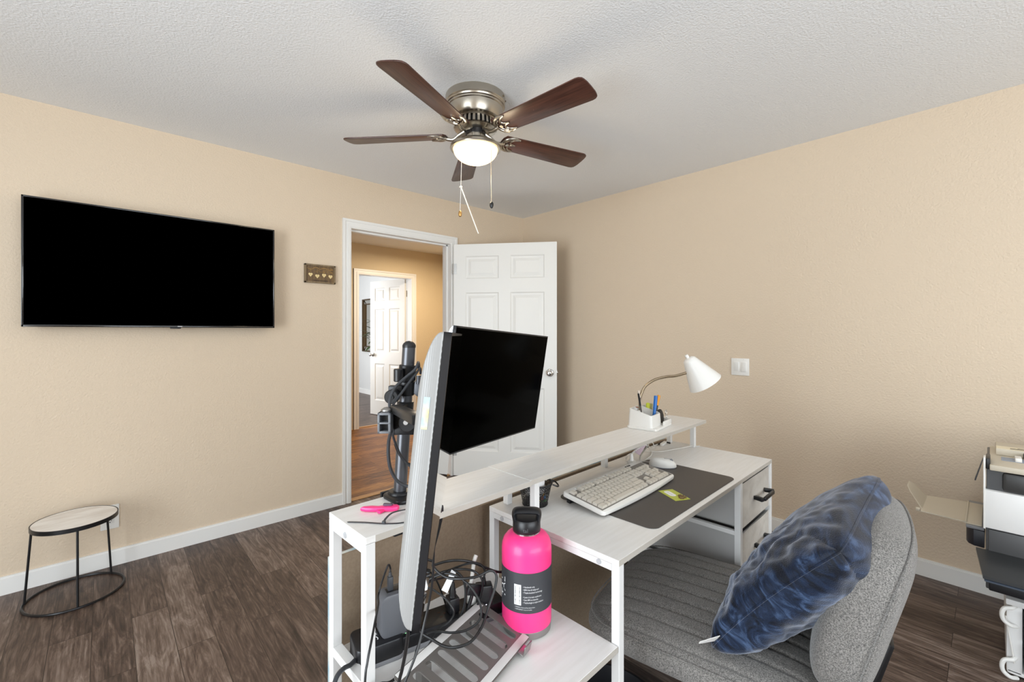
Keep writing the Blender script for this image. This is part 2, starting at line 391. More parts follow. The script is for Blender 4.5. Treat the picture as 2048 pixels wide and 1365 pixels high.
# door casing and jamb of the office doorway
def casing(x0, x1, y, zt, w, side, jamb=None):
    """casing round an opening in a wall face at y; side -1 faces the camera"""
    b = MB(); s = side
    for (i0, i1, t) in ((0, w, .011), (.008, w * .45, .016), (w * .72, w, .018)):
        lo, hi = sorted((y, y + s * t))
        b.b2((x0 - i1, lo, 0), (x0 - i0, hi, zt + i1)).b2((x1 + i0, lo, 0), (x1 + i1, hi, zt + i1)).b2((x0 - i0, lo, zt + i0), (x1 + i0, hi, zt + i1))
    return b
struct('trim_1', casing(DX0, DX1, 0, DH, .066, -1), M['trim'], 'white casing round the office doorway')
b = MB().b2((DX0 - .015, 0, 0), (DX0, .12, DH)).b2((DX1, 0, 0), (DX1 + .015, .12, DH)).b2((DX0 - .015, 0, DH), (DX1 + .015, .12, DH + .015))
b.b2((DX0, .045, 0), (DX0 + .011, .085, DH)).b2((DX1 - .011, .045, 0), (DX1, .085, DH)).b2((DX0, .045, DH - .011), (DX1, .085, DH))
struct('trim_2', b, M['trim'], 'white jamb of the office doorway')
b = MB(); b.prism([(DX0, .0), (DX1, .0), (DX1, .055), (DX0, .055)], .0, .008, .003)
struct('trim_3', b, mat('threshold_oak', '#b58a5a', .45), 'pale wood threshold strip in the office doorway')

def panel_leaf(w, h, t, knob_side=1, jog=.0):
    """six panel door leaf: x from 0 to w, z from 0 to h"""
    a, c, m = .105, .105, .1
    xs = [0, a, (w - m) / 2, (w + m) / 2, w - a, w]
    zs = [0, .22, .78, .955, 1.61, 1.73, 1.93, h]
    b = MB()
    for s in (-1, 1):
        def q(P, dep): return [(x, s * (t / 2 - dep), z) for x, z in P]
        for i in range(5):
            for j in range(7):
                x0, x1, z0, z1 = xs[i], xs[i + 1], zs[j], zs[j + 1]
                ring = lambda d: [(x0 + d, z0 + d), (x1 - d, z0 + d), (x1 - d, z1 - d), (x0 + d, z1 - d)]
                if i in (1, 3) and j in (1, 3, 5):
                    L = [q(ring(0), 0), q(ring(.010), .007), q(ring(.026), .008), q(ring(.05), .0015)]
                    for k in range(3):
                        for e in range(4): b.add([L[k][e], L[k][(e + 1) % 4], L[k + 1][(e + 1) % 4], L[k + 1][e]], [[0, 1, 2, 3]])
                    b.add(L[3], [[0, 1, 2, 3]])
                else: b.add(q(ring(0), 0), [[0, 1, 2, 3]])
    y = t / 2
    b.add([(0, -y, 0), (0, y, 0), (0, y, h), (0, -y, h)], [[0, 1, 2, 3]]).add([(w, -y, 0), (w, y, 0), (w, y, h), (w, -y, h)], [[0, 1, 2, 3]])
    b.add([(0, -y, h), (0, y, h), (w, y, h), (w, -y, h)], [[0, 1, 2, 3]]).add([(0, -y, 0), (0, y, 0), (w, y, 0), (w, -y, 0)], [[0, 1, 2, 3]])
    return b
def knob_mb(x, z, t, s):
    Mx = Matrix.Translation((x, s * t / 2, z)) @ Matrix.Rotation(R(-90 * s), 4, 'X')
    return MB().lathe([(0, 0), (.033, 0), (.033, .004), (.028, .007), (.013, .010), (.012, .026), (.020, .032), (.0265, .042), (.0265, .052), (.021, .06), (.012, .0635), (0, .064)], 28, Mx)
def door(name, loc, ang, w, label, hinges=(1.82, 1.02, .22), lever=False):
    o = panel_leaf(w, 2.035, .035).build(name, M['door'], None, 25, loc, (0, 0, ang)); tag(o, label, 'door', None, 'structure')
    for s in (-1, 1):
        k = knob_mb(w - .06, .915, .035, s).build('door_knob', M['chrome'], o)
    MB().box((w + .0005, 0, .915), (.003, .024, .055), None, .001).cyl((w, 0, .915), (w + .011, 0, .915), .008, 12).build('latch', M['chrome'], o)
    for z in hinges:
        MB().cyl((-.004, -.022, z - .045), (-.004, -.022, z + .045), .006, 12).box((.012, -.0185, z), (.03, .003, .09)).build('hinge', M['steel'], o)
    return o
dl = math.atan2(-.71, .575)
door('door_1', (-.893 + .02 * .6, -.034, .012), dl, .905, 'open white six panel door in front of the room corner')

# ------------------------------------------------------------------ hall and bedroom beyond the doorway
HY = 2.38
struct('floor_hall', MB().b2((-3.6, .055, -.1), (1.6, HY + .06, 0)), M['hallfloor'], 'orange brown plank floor of the hall')
struct('floor_bedroom', MB().b2((-2.2, HY + .06, -.1), (.92, 7.6, 0)), M['bedfloor'], 'dark plank floor of the far bedroom')
struct('ceiling_hall', MB().b2((-3.6, .12, H), (1.6, 7.6, H + .1)), M['ceil'], 'white ceiling of the hall')
BX0, BX1, BH = -.70, .078, 2.035
struct('wall_hall', MB().b2((-3.6, HY, 0), (BX0 - .015, HY + .12, H)).b2((BX1 + .015, HY, 0), (1.6, HY + .12, H)).b2((BX0 - .015, HY, BH + .015), (BX1 + .015, HY + .12, H)).b2((-3.72, .12, 0), (-3.6, HY, H)).b2((.66, .12, 0), (.78, HY, H)),
       M['hallwall'], 'tan wall of the hall with the bedroom doorway')
struct('wall_bedroom', MB().b2((.8, HY + .12, 0), (.92, 7.6, H)).b2((-2.32, HY + .12, 0), (-2.2, 7.6, H)).b2((-2.2, 7.6, 0), (.8, 7.72, H)), M['greywall'], 'pale grey wall of the far bedroom')
struct('baseboard_bedroom', MB().b2((.787, HY + .12, 0), (.8, 7.6, .09)), M['trim'], 'white baseboard on the pale grey bedroom wall')
struct('trim_4', casing(BX0, BX1, HY, BH, .07, -1), M['trim'], 'white casing round the bedroom doorway across the hall')
b = MB().b2((BX0 - .015, HY, 0), (BX0, HY + .12, BH)).b2((BX1, HY, 0), (BX1 + .015, HY + .12, BH)).b2((BX0 - .015, HY, BH), (BX1 + .015, HY + .12, BH + .015))
struct('trim_5', b, M['trim'], 'white jamb of the bedroom doorway')
struct('trim_6', MB().b2((BX0, HY + .035, 0), (BX1, HY + .085, .007)), bpy.data.materials['threshold_oak'], 'wood threshold strip in the bedroom doorway')
struct('baseboard_hall', MB().b2((BX1 + .085, HY - .013, 0), (.66, HY, .09)).b2((.647, .12, 0), (.66, HY - .013, .09)), M['trim'], 'white baseboard in the hall')
door('door_2', (.066, HY + .145, .012), math.atan2(3.24 - (HY + .145), -.111 - .066), .755, 'white six panel bedroom door standing open across the hall')

# mirror on the bedroom wall, seen through both doorways: sub-frame of small bevelled mirror strips round the main glass
t = thing('mirror', 'tall wall mirror in a bronze strip frame, half hidden by the bedroom door', 'mirror', (.8, 5.12, 1.405))
def frame_mb(w, h, k, d0, d1):
    b = MB(); return b.b2((-d1, -w, -h), (-d0, -w + k, h)).b2((-d1, w - k, -h), (-d0, w, h)).b2((-d1, -w, -h), (-d0, w, -h + k)).b2((-d1, -w, h - k), (-d0, w, h))
f = frame_mb(.455, .535, .022, .0, .035).build('frame', M['mirrorframe'], t)
g = frame_mb(.36, .44, .02, .0, .04).build('inner_frame', M['mirrorframe'], t)
for sy in (-1, 1):
    for sz in (-1, 1): MB().tube([(-.032, sy * .44, sz * .52), (-.036, sy * .35, sz * .43)], .008, 6).build('corner_strip', M['mirrorframe'], t)
MB().b2((-.012, -.45, -.53), (-.004, .45, .53)).build('glass', M['mirrorglass'], t)
# leafy plant in front of the mirror
def leaf_mb(b, base, tip, w, bend=.06):
    base = Vector(base); tip = Vector(tip); d = tip - base; side = d.cross(Vector((0, 0, 1))); side = (side.normalized() if side.length > 1e-5 else Vector((1, 0, 0))) * w
    n = side.cross(d).normalized(); vs = []; k = 7
    for i in range(k):
        s = i / (k - 1); p = base + d * s + Vector((0, 0, bend * math.sin(math.pi * s))); ww = math.sin(math.pi * (s * .93 + .035)) ** .8
        vs += [tuple(p - side * ww), tuple(p - n * .004 * ww), tuple(p + side * ww)]
    b.add(vs, [[3 * i + j, 3 * i + j + 1, 3 * i + j + 4, 3 * i + j + 3] for i in range(k - 1) for j in (0, 1)])
def plant(loc, h, label, seed, n=18, sp=.3):
    rnd = random.Random(seed); t = thing('potted_plant', label, 'plant', loc)
    MB().lathe([(0, 0), (.09, 0), (.11, .3), (.12, .31), (.105, .31), (.10, .27), (0, .27)], 24).build('pot', M['pot'], t)
    b = MB(); s = MB()
    for i in range(n):
        a = rnd.uniform(0, 6.28); z = rnd.uniform(h * .66, h); r0 = .03 + .05 * rnd.random()
        p = (r0 * math.cos(a), r0 * math.sin(a), z); L = rnd.uniform(.6, 1) * sp
        leaf_mb(b, p, (p[0] + L * math.cos(a), p[1] + L * math.sin(a), z + rnd.uniform(-.15, .25) * sp * 2), .035, .04)
        if i % 4 == 0: s.tube([(0, 0, .25), (p[0] * .6, p[1] * .6, z * .6), p], .008, 6)
    b.build('foliage', M['leaf'], t, 60); s.build('stem', M['pot'], t)
plant((.62, 4.60, 0), 1.5, 'leafy green potted plant in front of the bronze mirror', 3, 34, .32)
plant((.60, 6.15, 0), 1.55, 'dark green potted plant at the left edge of the bedroom doorway', 5, 26, .3)
# ------------------------------------------------------------------ things on the walls
t = thing('television', 'large black flat screen television hung on the tan wall', 'television', (-2.901, -.1, 1.6215))
b = MB(); w, h = 1.108, .637
b.box((0, .022, 0), (w, .02, h), None, .004).box((0, .043, -.03), (w * .8, .03, h * .72), None, .012)
b.build('housing', M['black'], t)
f = MB()
for lo, hi in (((-w / 2, -.002, -h / 2), (w / 2, .012, -h / 2 + .011)), ((-w / 2, -.002, h / 2 - .008), (w / 2, .012, h / 2)), ((-w / 2, -.002, -h / 2), (-w / 2 + .009, .012, h / 2)), ((w / 2 - .009, -.002, -h / 2), (w / 2, .012, h / 2))): f.b2(lo, hi, .002)
f.build('bezel', mat('gloss_black_bezel', '#18181a', .15, coat=.5), t)
MB().b2((-w / 2 + .008, .002, -h / 2 + .01), (w / 2 - .008, .011, h / 2 - .007)).build('screen', M['screenoff'], t)
MB().box((.04, .005, -h / 2 - .003), (.05, .012, .008), None, .002).build('sensor_tab', M['black'], t)
MB().box((.06, -.0022, -h / 2 + .006), (.022, .0006, .005)).build('logo', M['greyprint'], t, 0)
MB().box((0, .078, 0), (.42, .04, .28), None, .004).box((0, .096, 0), (.5, .006, .4)).build('wall_mount', M['blackmetal'], t)

t = thing('plaque', 'small wooden plaque with four pale hearts beside the doorway', 'plaque', (-2.028, -.001, 1.690), 0, None, (0, 0, 0))
pw, ph = .213, .132
MB().box((0, -.006, 0), (pw - .01, .01, ph - .01)).build('panel', M['plaque'], t)
f = MB()
for lo, hi in (((-pw / 2, -.02, -ph / 2), (pw / 2, 0, -ph / 2 + .011)), ((-pw / 2, -.02, ph / 2 - .011), (pw / 2, 0, ph / 2)), ((-pw / 2, -.02, -ph / 2), (-pw / 2 + .011, 0, ph / 2)), ((pw / 2 - .011, -.02, -ph / 2), (pw / 2, 0, ph / 2))): f.b2(lo, hi, .0015)
f.build('frame', M['plaqueframe'], t)
hp = []
for i in range(28):
    a = 2 * math.pi * i / 28; hp.append((.9 * 16 * math.sin(a) ** 3 / 16, (13 * math.cos(a) - 5 * math.cos(2 * a) - 2 * math.cos(3 * a) - math.cos(4 * a)) / 16))
rnd = random.Random(4)
for x, z in ((-.066, -.008), (-.020, -.016), (.027, -.008), (.072, -.014)):
    hm = Matrix.Translation((x, -.011, z)) @ Matrix.Rotation(R(90), 4, 'X') @ Matrix.Scale(.0155, 4)
    o = MB().prism(hp, 0, .22, 0, hm).build('heart', M['heart'], t, 0)
    s = MB()
    for k in range(5): s.tube([(x - .006 + k * .0026, -.0148, z - .001 + rnd.uniform(-.002, .002)), (x - .0045 + k * .0026, -.0148, z + .002 + rnd.uniform(-.002, .002))], .0005, 4)
    s.build('heart_writing', M['dark'], o, 0)
b = MB()
for k in range(16):                                          # row of dark letters, too small to read, along the bottom
    x = -.047 + k * .0066; b.tube([(x, -.0115, -.053), (x + rnd.uniform(-.001, .001), -.0115, -.042)], .0009, 4)
    if k % 2: b.tube([(x, -.0115, -.0475 + rnd.uniform(-.005, .005)), (x + .004, -.0115, -.0475)], .0008, 4)
b.build('lettering', M['dark'], t, 0)
b = MB()
pts = [(-.09, -.0115, .037), (-.06, -.0115, .030), (-.03, -.0115, .045), (0, -.0115, .034), (.03, -.0115, .044), (.06, -.0115, .033), (.088, -.0115, .040)]
b.tube(smooth_path(pts, 5), .0013, 5)
for k in range(46):
    x = rnd.uniform(-.04, .09); z = rnd.uniform(.012, .05); a = rnd.uniform(0, 6.28)
    b.tube([(x, -.0115, z), (x + .005 * math.cos(a), -.0115, z + .005 * math.sin(a))], .001, 4)
for x in (-.066, -.020, .027, .072): b.tube([(x, -.0115, .006), (x, -.0115, .034)], .0008, 4)
b.build('engraving', M['gold'], t, 0)

def wall_plate(name, label, cat, loc, rz, w, h, kind):
    t = thing(name, label, cat, loc, rz)                     # local -y faces the room
    MB().box((0, -.003, 0), (w, .006, h), None, .0025).build('plate', M['plate'], t)
    if kind == 'switch':
        for s in (-1, 1):
            r = MB().box((s * .0232, -.006, 0), (.0345, .004, .068), None, .001).build('rocker_frame', M['plate'], t)
            MB().box((s * .0232, -.0085, .0), (.030, .004, .062), (R(5 if s < 0 else -5), 0, 0), .001).build('rocker', M['whiteplastic'], t)
    else:
        MB().box((0, -.006, 0), (.0345, .004, .068), None, .001).build('outlet_insert', M['whiteplastic'], t)
        for z in (-.018, .018):
            MB().box((-.006, -.0085, z), (.002, .002, .008)).box((.006, -.0085, z), (.002, .002, .006)).cyl((0, -.0075, z - .009), (0, -.0095, z - .009), .0026, 10).build('socket', M['dark'], t)
    for x in ((-.0232, .0232) if kind == 'switch' else (0,)):
        for z in (-.05, .05): MB().cyl((x, -.0055, z), (x, -.0075, z), .003, 10).build('screw', M['whiteplastic'], t)
    return t
wall_plate('light_switch', 'white double rocker light switch on the tan wall right of the desk lamp', 'switch', (-.001, -2.110, 1.041), R(-90), .115, .115, 'switch')
wall_plate('wall_outlet', 'white wall outlet low behind the round side table', 'outlet', (-3.138, -.001, .268), 0, .076, .13, 'outlet')

# ------------------------------------------------------------------ ceiling fan with a light
FC = (-1.808, -1.526, 0)
t = thing('ceiling_fan', 'five blade walnut and nickel ceiling fan with a lit glass bowl', 'ceiling fan', (FC[0], FC[1], H))
def zz(p): return [(r, z - H) for r, z in p]
MB().lathe(zz([(0, 2.44), (.146, 2.44), (.1475, 2.436), (.147, 2.405), (.144, 2.401), (.147, 2.397), (.145, 2.391), (.140, 2.388), (.139, 2.382), (.135, 2.378), (.129, 2.335), (.123, 2.325), (.112, 2.322), (.0, 2.322)]), 64).build('motor_housing', M['nickel'], t)
for x in (.5, .85):
    MB().cyl((.1465 * math.cos(x - 1.6), .1465 * math.sin(x - 1.6), -.018), (.151 * math.cos(x - 1.6), .151 * math.sin(x - 1.6), -.018), .004, 10).build('screw', M['brass'], t)
b = MB()                                                     # slotted vent ring
b.lathe(zz([(.104, 2.322), (.108, 2.318), (.104, 2.314), (.0, 2.318)]), 48).lathe(zz([(.098, 2.284), (.102, 2.279), (.06, 2.272), (0, 2.272)]), 48)
for i in range(30):
    a = 2 * math.pi * i / 30; b.box((.102 * math.cos(a), .102 * math.sin(a), 2.300 - H), (.006, .011, .036), (0, R(-8), a))
b.build('vent_ring', M['nickel'], t)
MB().lathe(zz([(0, 2.318), (.088, 2.318), (.088, 2.28), (.05, 2.272), (.05, 2.252), (0, 2.252)]), 40).build('rotor', M['black'], t)
MB().lathe(zz([(0, 2.262), (.044, 2.262), (.044, 2.236), (.052, 2.232), (.058, 2.226), (.085, 2.216), (.112, 2.205), (.124, 2.195), (.126, 2.185), (.123, 2.180), (.112, 2.180), (.108, 2.19), (.05, 2.2), (0, 2.2)]), 64).build('light_fitter', M['nickel'], t)
bw = [(.109, 2.186)] + [(.109 * math.cos(R(a)), 2.180 - .068 * math.sin(R(a))) for a in range(0, 91, 6)]
bowl = MB().lathe(zz(bw + [(0, 2.112)]), 48).build('light_bowl', M['bowl'], t)
def blade_mb():
    n = 26; top = []; k = 14; L0, L1 = .155, .660
    P = []
    for i in range(k + 1):                                   # outline, root to tip, rounded tip corners
        s = i / k; P.append((L0 + (L1 - L0 - .03) * s, -(.054 + .016 * s)))
    P += [(L1 - .03 + .03 * math.sin(R(a)), -.070 + .022 * (1 - math.cos(R(a)))) for a in (30, 60, 90)]
    P += [(L1 + .004 * math.cos(R(a)), .048 * math.sin(R(a))) for a in (-40, 0, 40)]
    P += [(L1 - .03 + .03 * math.sin(R(a)), .070 - .022 * (1 - math.cos(R(a)))) for a in (90, 60, 30)]
    for i in range(k, -1, -1):
        s = i / k; P.append((L0 + (L1 - L0 - .03) * s, .054 + .016 * s))
    P += [(L0 - .012, .03), (L0 - .012, -.03)]
    return MB().prism(P, -.003, .003, .001)
def iron_mb():
    b = MB()
    b.tube(smooth_path([(.055, 0, .020), (.085, 0, .004), (.112, 0, -.014), (.140, 0, -.012), (.160, 0, -.006)], 5), [.011, .0105, .010, .010, .0095, .009, .009, .009, .009, .009, .009, .009, .009, .009, .009, .009, .009, .008, .008, .008, .008], 10)
    for s in (-1, 1):
        b.tube(smooth_path([(.150, 0, -.006), (.158, s * .030, -.006), (.176, s * .047, -.006), (.205, s * .054, -.005), (.232, s * .050, -.005)], 5), [.007] * 14 + [.006, .005, .005, .004, .004, .003, .002], 8)
        b.tube(smooth_path([(.232, s * .050, -.005), (.205, s * .040, -.005), (.190, s * .022, -.005), (.200, s * .006, -.005), (.225, 0, -.005)], 5), .0045, 8)
        b.tube(smooth_path([(.165, s * .012, -.006), (.172, s * .028, -.006), (.190, s * .040, -.006)], 4), .004, 8)
    b.cyl((.178, 0, -.012), (.178, 0, -.002), .009, 14)
    return b
bl = blade_mb().build('blade', M['blade'], t); ir = iron_mb().build('blade_bracket', M['nickel'], bl)
A0 = 203.6
for i in range(5):
    if i: c = bl.copy(); d = ir.copy(); COL.objects.link(c); COL.objects.link(d); d.parent = c; c.parent = t
    else: c = bl
    c.location = (0, 0, 2.252 - H); c.rotation_euler = (R(-12), 0, R(A0 + 72 * i)); c.rotation_mode = 'XYZ'
def chain(p0, p1, name, m):
    b = MB(); p0 = Vector(p0); p1 = Vector(p1); n = int((p1 - p0).length / .006)
    b.tube([p0, p1], .0011, 6)
    for i in range(n + 1): b.box(p0.lerp(p1, i / n), (.0026,) * 3, (R(45), R(35), 0))
    return b.build(name, m, t)
def lc(p): return (p[0] - FC[0], p[1] - FC[1], p[2] - H)
c1 = chain(lc((-1.895, -1.532, 2.188)), lc((-1.902, -1.526, 1.862)), 'pull_chain', M['whitemetal'])
k = lc((-1.902, -1.526, 1.847)); MB().lathe([(0, -.016), (.007, -.011), (.009, 0), (.007, .010), (.002, .016), (0, .016)], 16, Matrix.Translation(k)).build('pull_knob', mat('brass_pull', '#c79a5b', .35, .8), c1)
MB().tube([lc((-1.899, -1.529, 1.974)), lc((-1.837, -1.586, 1.751))], .0026, 8).box(lc((-1.9, -1.529, 1.976)), (.012, .012, .010), None, .003).build('pull_rod', mat('white_rod', '#f6efe2', .4), c1)
c2 = chain(lc((-1.793, -1.627, 2.19)), lc((-1.791, -1.629, 1.905)), 'pull_chain', M['nickel'])
k = lc((-1.791, -1.629, 1.890)); MB().lathe([(0, -.018), (.006, -.014), (.0095, -.004), (.0095, .006), (.005, .014), (0, .017)], 16, Matrix.Translation(k)).build('pull_knob', M['black'], c2)
_l = bpy.data.lights.new('bowl_light', 'POINT'); _l.energy = 5; _l.color = (1, .83, .58); _l.shadow_soft_size = .09
_o = bpy.data.objects.new('bowl_light', _l); COL.objects.link(_o); _o.parent = t; _o.location = (0, 0, 2.07 - H)

# ------------------------------------------------------------------ small round side table
t = thing('side_table', 'small round side table with white marble top and thin black wire legs', 'side table', (-3.263, -.232, 0))
MB().lathe([(0, .356), (.152, .356), (.1525, .3575), (.1525, .3695), (.151, .371), (0, .371)], 64).build('tabletop', M['marble'], t)
MB().lathe([(.1525, .352), (.156, .352), (.156, .3715), (.1525, .3715), (.1525, .352)], 64).build('rim', M['blackmetal'], t)
MB().tube([(.178 * math.cos(2 * math.pi * i / 64), .178 * math.sin(2 * math.pi * i / 64), .006) for i in range(64)], .0055, 8, True).build('base_ring', M['blackmetal'], t)
for a in (172, 274, 42):
    ca, sa = math.cos(R(a)), math.sin(R(a)); MB().tube([(.174 * ca, .174 * sa, .008), (.150 * ca, .150 * sa, .356)], .0048, 8).build('leg', M['blackmetal'], t)
# ------------------------------------------------------------------ desk with monitor shelf, side shelf and fabric drawers
desk = thing('desk', 'white desk with raised monitor shelf, side shelf and grey fabric drawers', 'desk', DO, DA)
SZ, TZ, LZ = .870, .750, .552                                # monitor shelf, desktop and lower shelf heights
dp = lambda name, mb, m, parent=desk, sm=0: mb.build(name, m, parent, sm)
dp('desktop', MB().b2((0, 0, TZ - .014), (1.162, .452, TZ), .0012), M['white'])
dp('monitor_shelf', MB().b2((-.002, .277, SZ - .014), (1.182, .456, SZ), .0012), M['white'])
dp('side_top', MB().b2((-.485, .272, SZ - .014), (-.0035, .451, SZ), .0012), M['white'])
dp('shelf_seam', MB().b2((-.0038, .2765, SZ - .0138), (-.0018, .4515, SZ + .0008)), M['trim'])
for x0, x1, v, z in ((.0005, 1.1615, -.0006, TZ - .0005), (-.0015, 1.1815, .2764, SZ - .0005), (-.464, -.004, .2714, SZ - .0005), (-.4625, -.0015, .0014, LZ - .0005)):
    dp('edge_shade', MB().b2((x0, v, z - .0132), (x1, v + .002, z)), M['edge'])  # shade on the white front edges, put in as grey strips
dp('lower_shelf', MB().b2((-.463, .002, LZ - .015), (-.001, .45, LZ), .0012), M['white'])
q = .021
for u, v in ((.0005, 0), (.0005, .431), (1.1405, 0), (1.1405, .431)):
    dp('leg', MB().b2((u, v, 0), (u + q, v + q, TZ - .014), .0012), M['whitemetal'])
dp('end_rail', MB().b2((.0005, q, TZ - .031), (.0005 + q, .431, TZ - .0145), .001), M['whitemetal'])
dp('end_rail', MB().b2((1.1405, q, TZ - .031), (1.1405 + q, .431, TZ - .0145), .001), M['whitemetal'])
dp('rear_rail', MB().b2((.0215, .433, TZ - .035), (1.1405, .451, TZ - .0145), .001), M['whitemetal'])
for u, v in ((-.485, .272), (-.485, .43)):
    dp('side_leg', MB().b2((u, v, 0), (u + q, v + q, SZ - .0145), .0012), M['whitemetal'])
dp('side_leg', MB().b2((-.485, 0, 0), (-.464, q, LZ), .0012), M['whitemetal'])
dp('side_rail', MB().b2((-.485, .293, SZ - .036), (-.464, .43, SZ - .0145), .001), M['whitemetal'])
dp('side_rail', MB().b2((-.485, .0, LZ + .0005), (-.464, .43, LZ + .021), .001), M['whitemetal'])
for u, v in ((.045, .305), (.045, .418), (1.118, .305), (1.118, .418), (.57, .418)):
    dp('shelf_post', MB().b2((u, v, TZ), (u + .02, v + .02, SZ - .014), .0012), M['whitemetal'])
for u, v, z in ((0, .055, .7285), (0, .395, .7285), (-.4855, .365, .846)):
    b = MB().cyl((u - .002, v, z), (u + .0005, v, z), .0065, 16).cyl((u - .003, v, z), (u - .0015, v, z), .0042, 6)
    dp('bolt', b, mat('zinc_bolt', '#b9b9bb', .35), sm=30)
# drawer tower under the right end
for v in (.0, .431):
    dp('tower_post', MB().b2((.795, v, 0), (.816, v + q, TZ - .0145), .001), M['whitemetal'])
rows = ((.566, .722), (.383, .541), (.200, .358), (.020, .175))
for z0, z1 in rows[1:]:
    for u in (.796, 1.143): dp('tower_rail', MB().b2((u, q, z1 + .004), (u + .016, .431, z1 + .020), .001), M['whitemetal'])
def cloth_panel(w, h, seed, amp=.004, n=22):
    """slightly slack fabric face in the x-z plane, facing -y"""
    rnd = random.Random(seed); vs = []; fs = []
    for j in range(n + 1):
        for i in range(n + 1):
            x = w * (i / n - .5); z = h * (j / n - .5); e = min(i, n - i, j, n - j) / n
            d = amp * (noise.noise((x * 14 + seed, z * 22, seed)) + .6 * noise.noise(((x + z) * 30 + seed, 3, (x - z) * 9)))
            vs.append((x, -d * min(1, e * 8) - .002, z + (.004 * noise.noise((x * 9, seed, 1)) if j == n else 0)))
    for j in range(n):
        for i in range(n): a = j * (n + 1) + i; fs.append([a, a + 1, a + n + 2, a + n + 1])
    return vs, fs
for k, (z0, z1) in enumerate(rows):
    u0, u1 = .822, 1.138; zc = (z0 + z1) / 2
    d = MB().b2((u0, .012, z0), (u1, .42, z0 + .004)).b2((u0, .012, z0), (u0 + .003, .42, z1)).b2((u1 - .003, .012, z0), (u1, .42, z1)).b2((u0, .417, z0), (u1, .42, z1)).b2((u0, .010, z0), (u1, .013, z1))
    dr = dp('drawer', d, M['towerfabric'])
    vs, fs = cloth_panel(u1 - u0 + .006, z1 - z0 + .006, k * 3.7 + 1)
    MB().add(vs, fs, Matrix.Translation(((u0 + u1) / 2, .008, zc))).build('drawer_front', M['drawerfabric'], dr, 60)
    hb = MB()
    uc = 1.02
    for s in (-1, 1): hb.box((uc + s * .062, -.012, zc), (.018, .034, .014), (0, 0, R(18 * s)), .002)
    hb.box((uc, -.029, zc), (.112, .010, .013), None, .002)
    hb.build('handle', M['blackmetal'], dr)
pp = dp('power_panel', MB().b2((.448, .318, TZ + .0002), (.655, .352, TZ + .018), .003), M['whiteplastic'])
b = MB()
for u in (.50, .56, .62): b.b2((u - .02, .328, TZ + .018), (u - .014, .330, TZ + .0183)).b2((u - .02, .340, TZ + .018), (u - .014, .342, TZ + .0183))
b.b2((.455, .332, TZ + .018), (.464, .340, TZ + .0190)); b.build('socket', M['dark'], pp, 0)

# big board standing behind the desk, its brown back towards the room
t = thing('picture_board', 'large brown hardboard back of a picture standing behind the desk', 'board', W(.38, .50, 0), DA)
MB().b2((-.845, -.012, 0), (.84, -.004, .741)).build('back_panel', M['hardboard'], t, 0)
MB().b2((-.846, -.0035, 0), (.841, .006, .7425), .001).build('painted_face', M['pictureedge'], t, 0)

# ------------------------------------------------------------------ two monitors on one pole mount
def monitor(name, label, loc, ypr, w, h, shell, screen):
    t = thing(name, label, 'monitor', loc); t.rotation_mode = 'YXZ'; t.rotation_euler = (R(ypr[1]), R(ypr[2]), R(ypr[0]))
    b = MB(); k = .010                                       # bezel ring with the screen a touch behind it
    for lo, hi in (((-w / 2, 0, -h / 2), (w / 2, .0090, -h / 2 + k)), ((-w / 2, 0, h / 2 - k), (w / 2, .0090, h / 2)), ((-w / 2, 0, -h / 2), (-w / 2 + k, .0090, h / 2)), ((w / 2 - k, 0, -h / 2), (w / 2, .0090, h / 2))): b.b2(lo, hi)
    b.build('bezel', M['black'], t, 0)
    MB().b2((-w / 2 + .002, -.0006, -h / 2 + .004), (w / 2 - .002, .009, h / 2 - .004)).build('screen', screen, t, 0)
    sh = MB(); L = []                                        # rear shell: straight rim, then a rounded taper to the back
    prof = [(.0090, 0, 0)] + [(.0110 + .0225 * math.sin(R(a)), .0005 + .10 * (a / 90) ** 6, .0005 + .11 * (1 - math.cos(R(a)))) for a in range(0, 91, 6)]
    for y, ix, iz in prof:
        L.append([(x, y, z) for x, z in rrect(w - 2 * ix, h - 2 * iz, .004 + iz * .1, 5)])
    n = len(L[0])
    for a, c in zip(L, L[1:]):
        sh.add(a + c, [[i, (i + 1) % n, n + (i + 1) % n, n + i] for i in range(n)])
    sh.add(L[-1], [list(range(n))]).add(L[0], [list(range(n))])
    s = sh.build('rear_shell', shell, t, 40)
    v = MB()
    for i in range(46): v.box((-w / 2, .0088, -h / 2 + .012 + i * (h - .024) / 45), (.0006, .0009, .004)).box((w / 2, .0088, -h / 2 + .012 + i * (h - .024) / 45), (.0006, .0009, .004))
    v.build('vent_slots', M['dark'], s, 0)
    MB().box((0, .038, 0), (.11, .008, .11), None, .003).build('mount_plate', M['blackmetal'], t)
    return t
mo = monitor('monitor', 'white backed monitor seen edge on in front of the monitor pole', (-2.727, -2.627, 1.110), (52.5, 6.1, .5), .54, .335, mat('light_silver_shell', '#8f8e8c', .4), M['glossscreen'])
st = MB().box((-.27 + .0012, .0195, .075), (.002, .007, .036)).build('sticker', mat('yellow_blue_sticker', '#dfd48a', .5, var=(60, '#9fb6c9', .9)), mo, 0)
monitor('monitor', 'black screened monitor facing the chair in front of the open door', (-2.308, -2.296, 1.12), (18.6, 7.35, 3.3), .54, .32, mat('pale_grey_shell', '#c9ccd2', .35), M['screendark'])

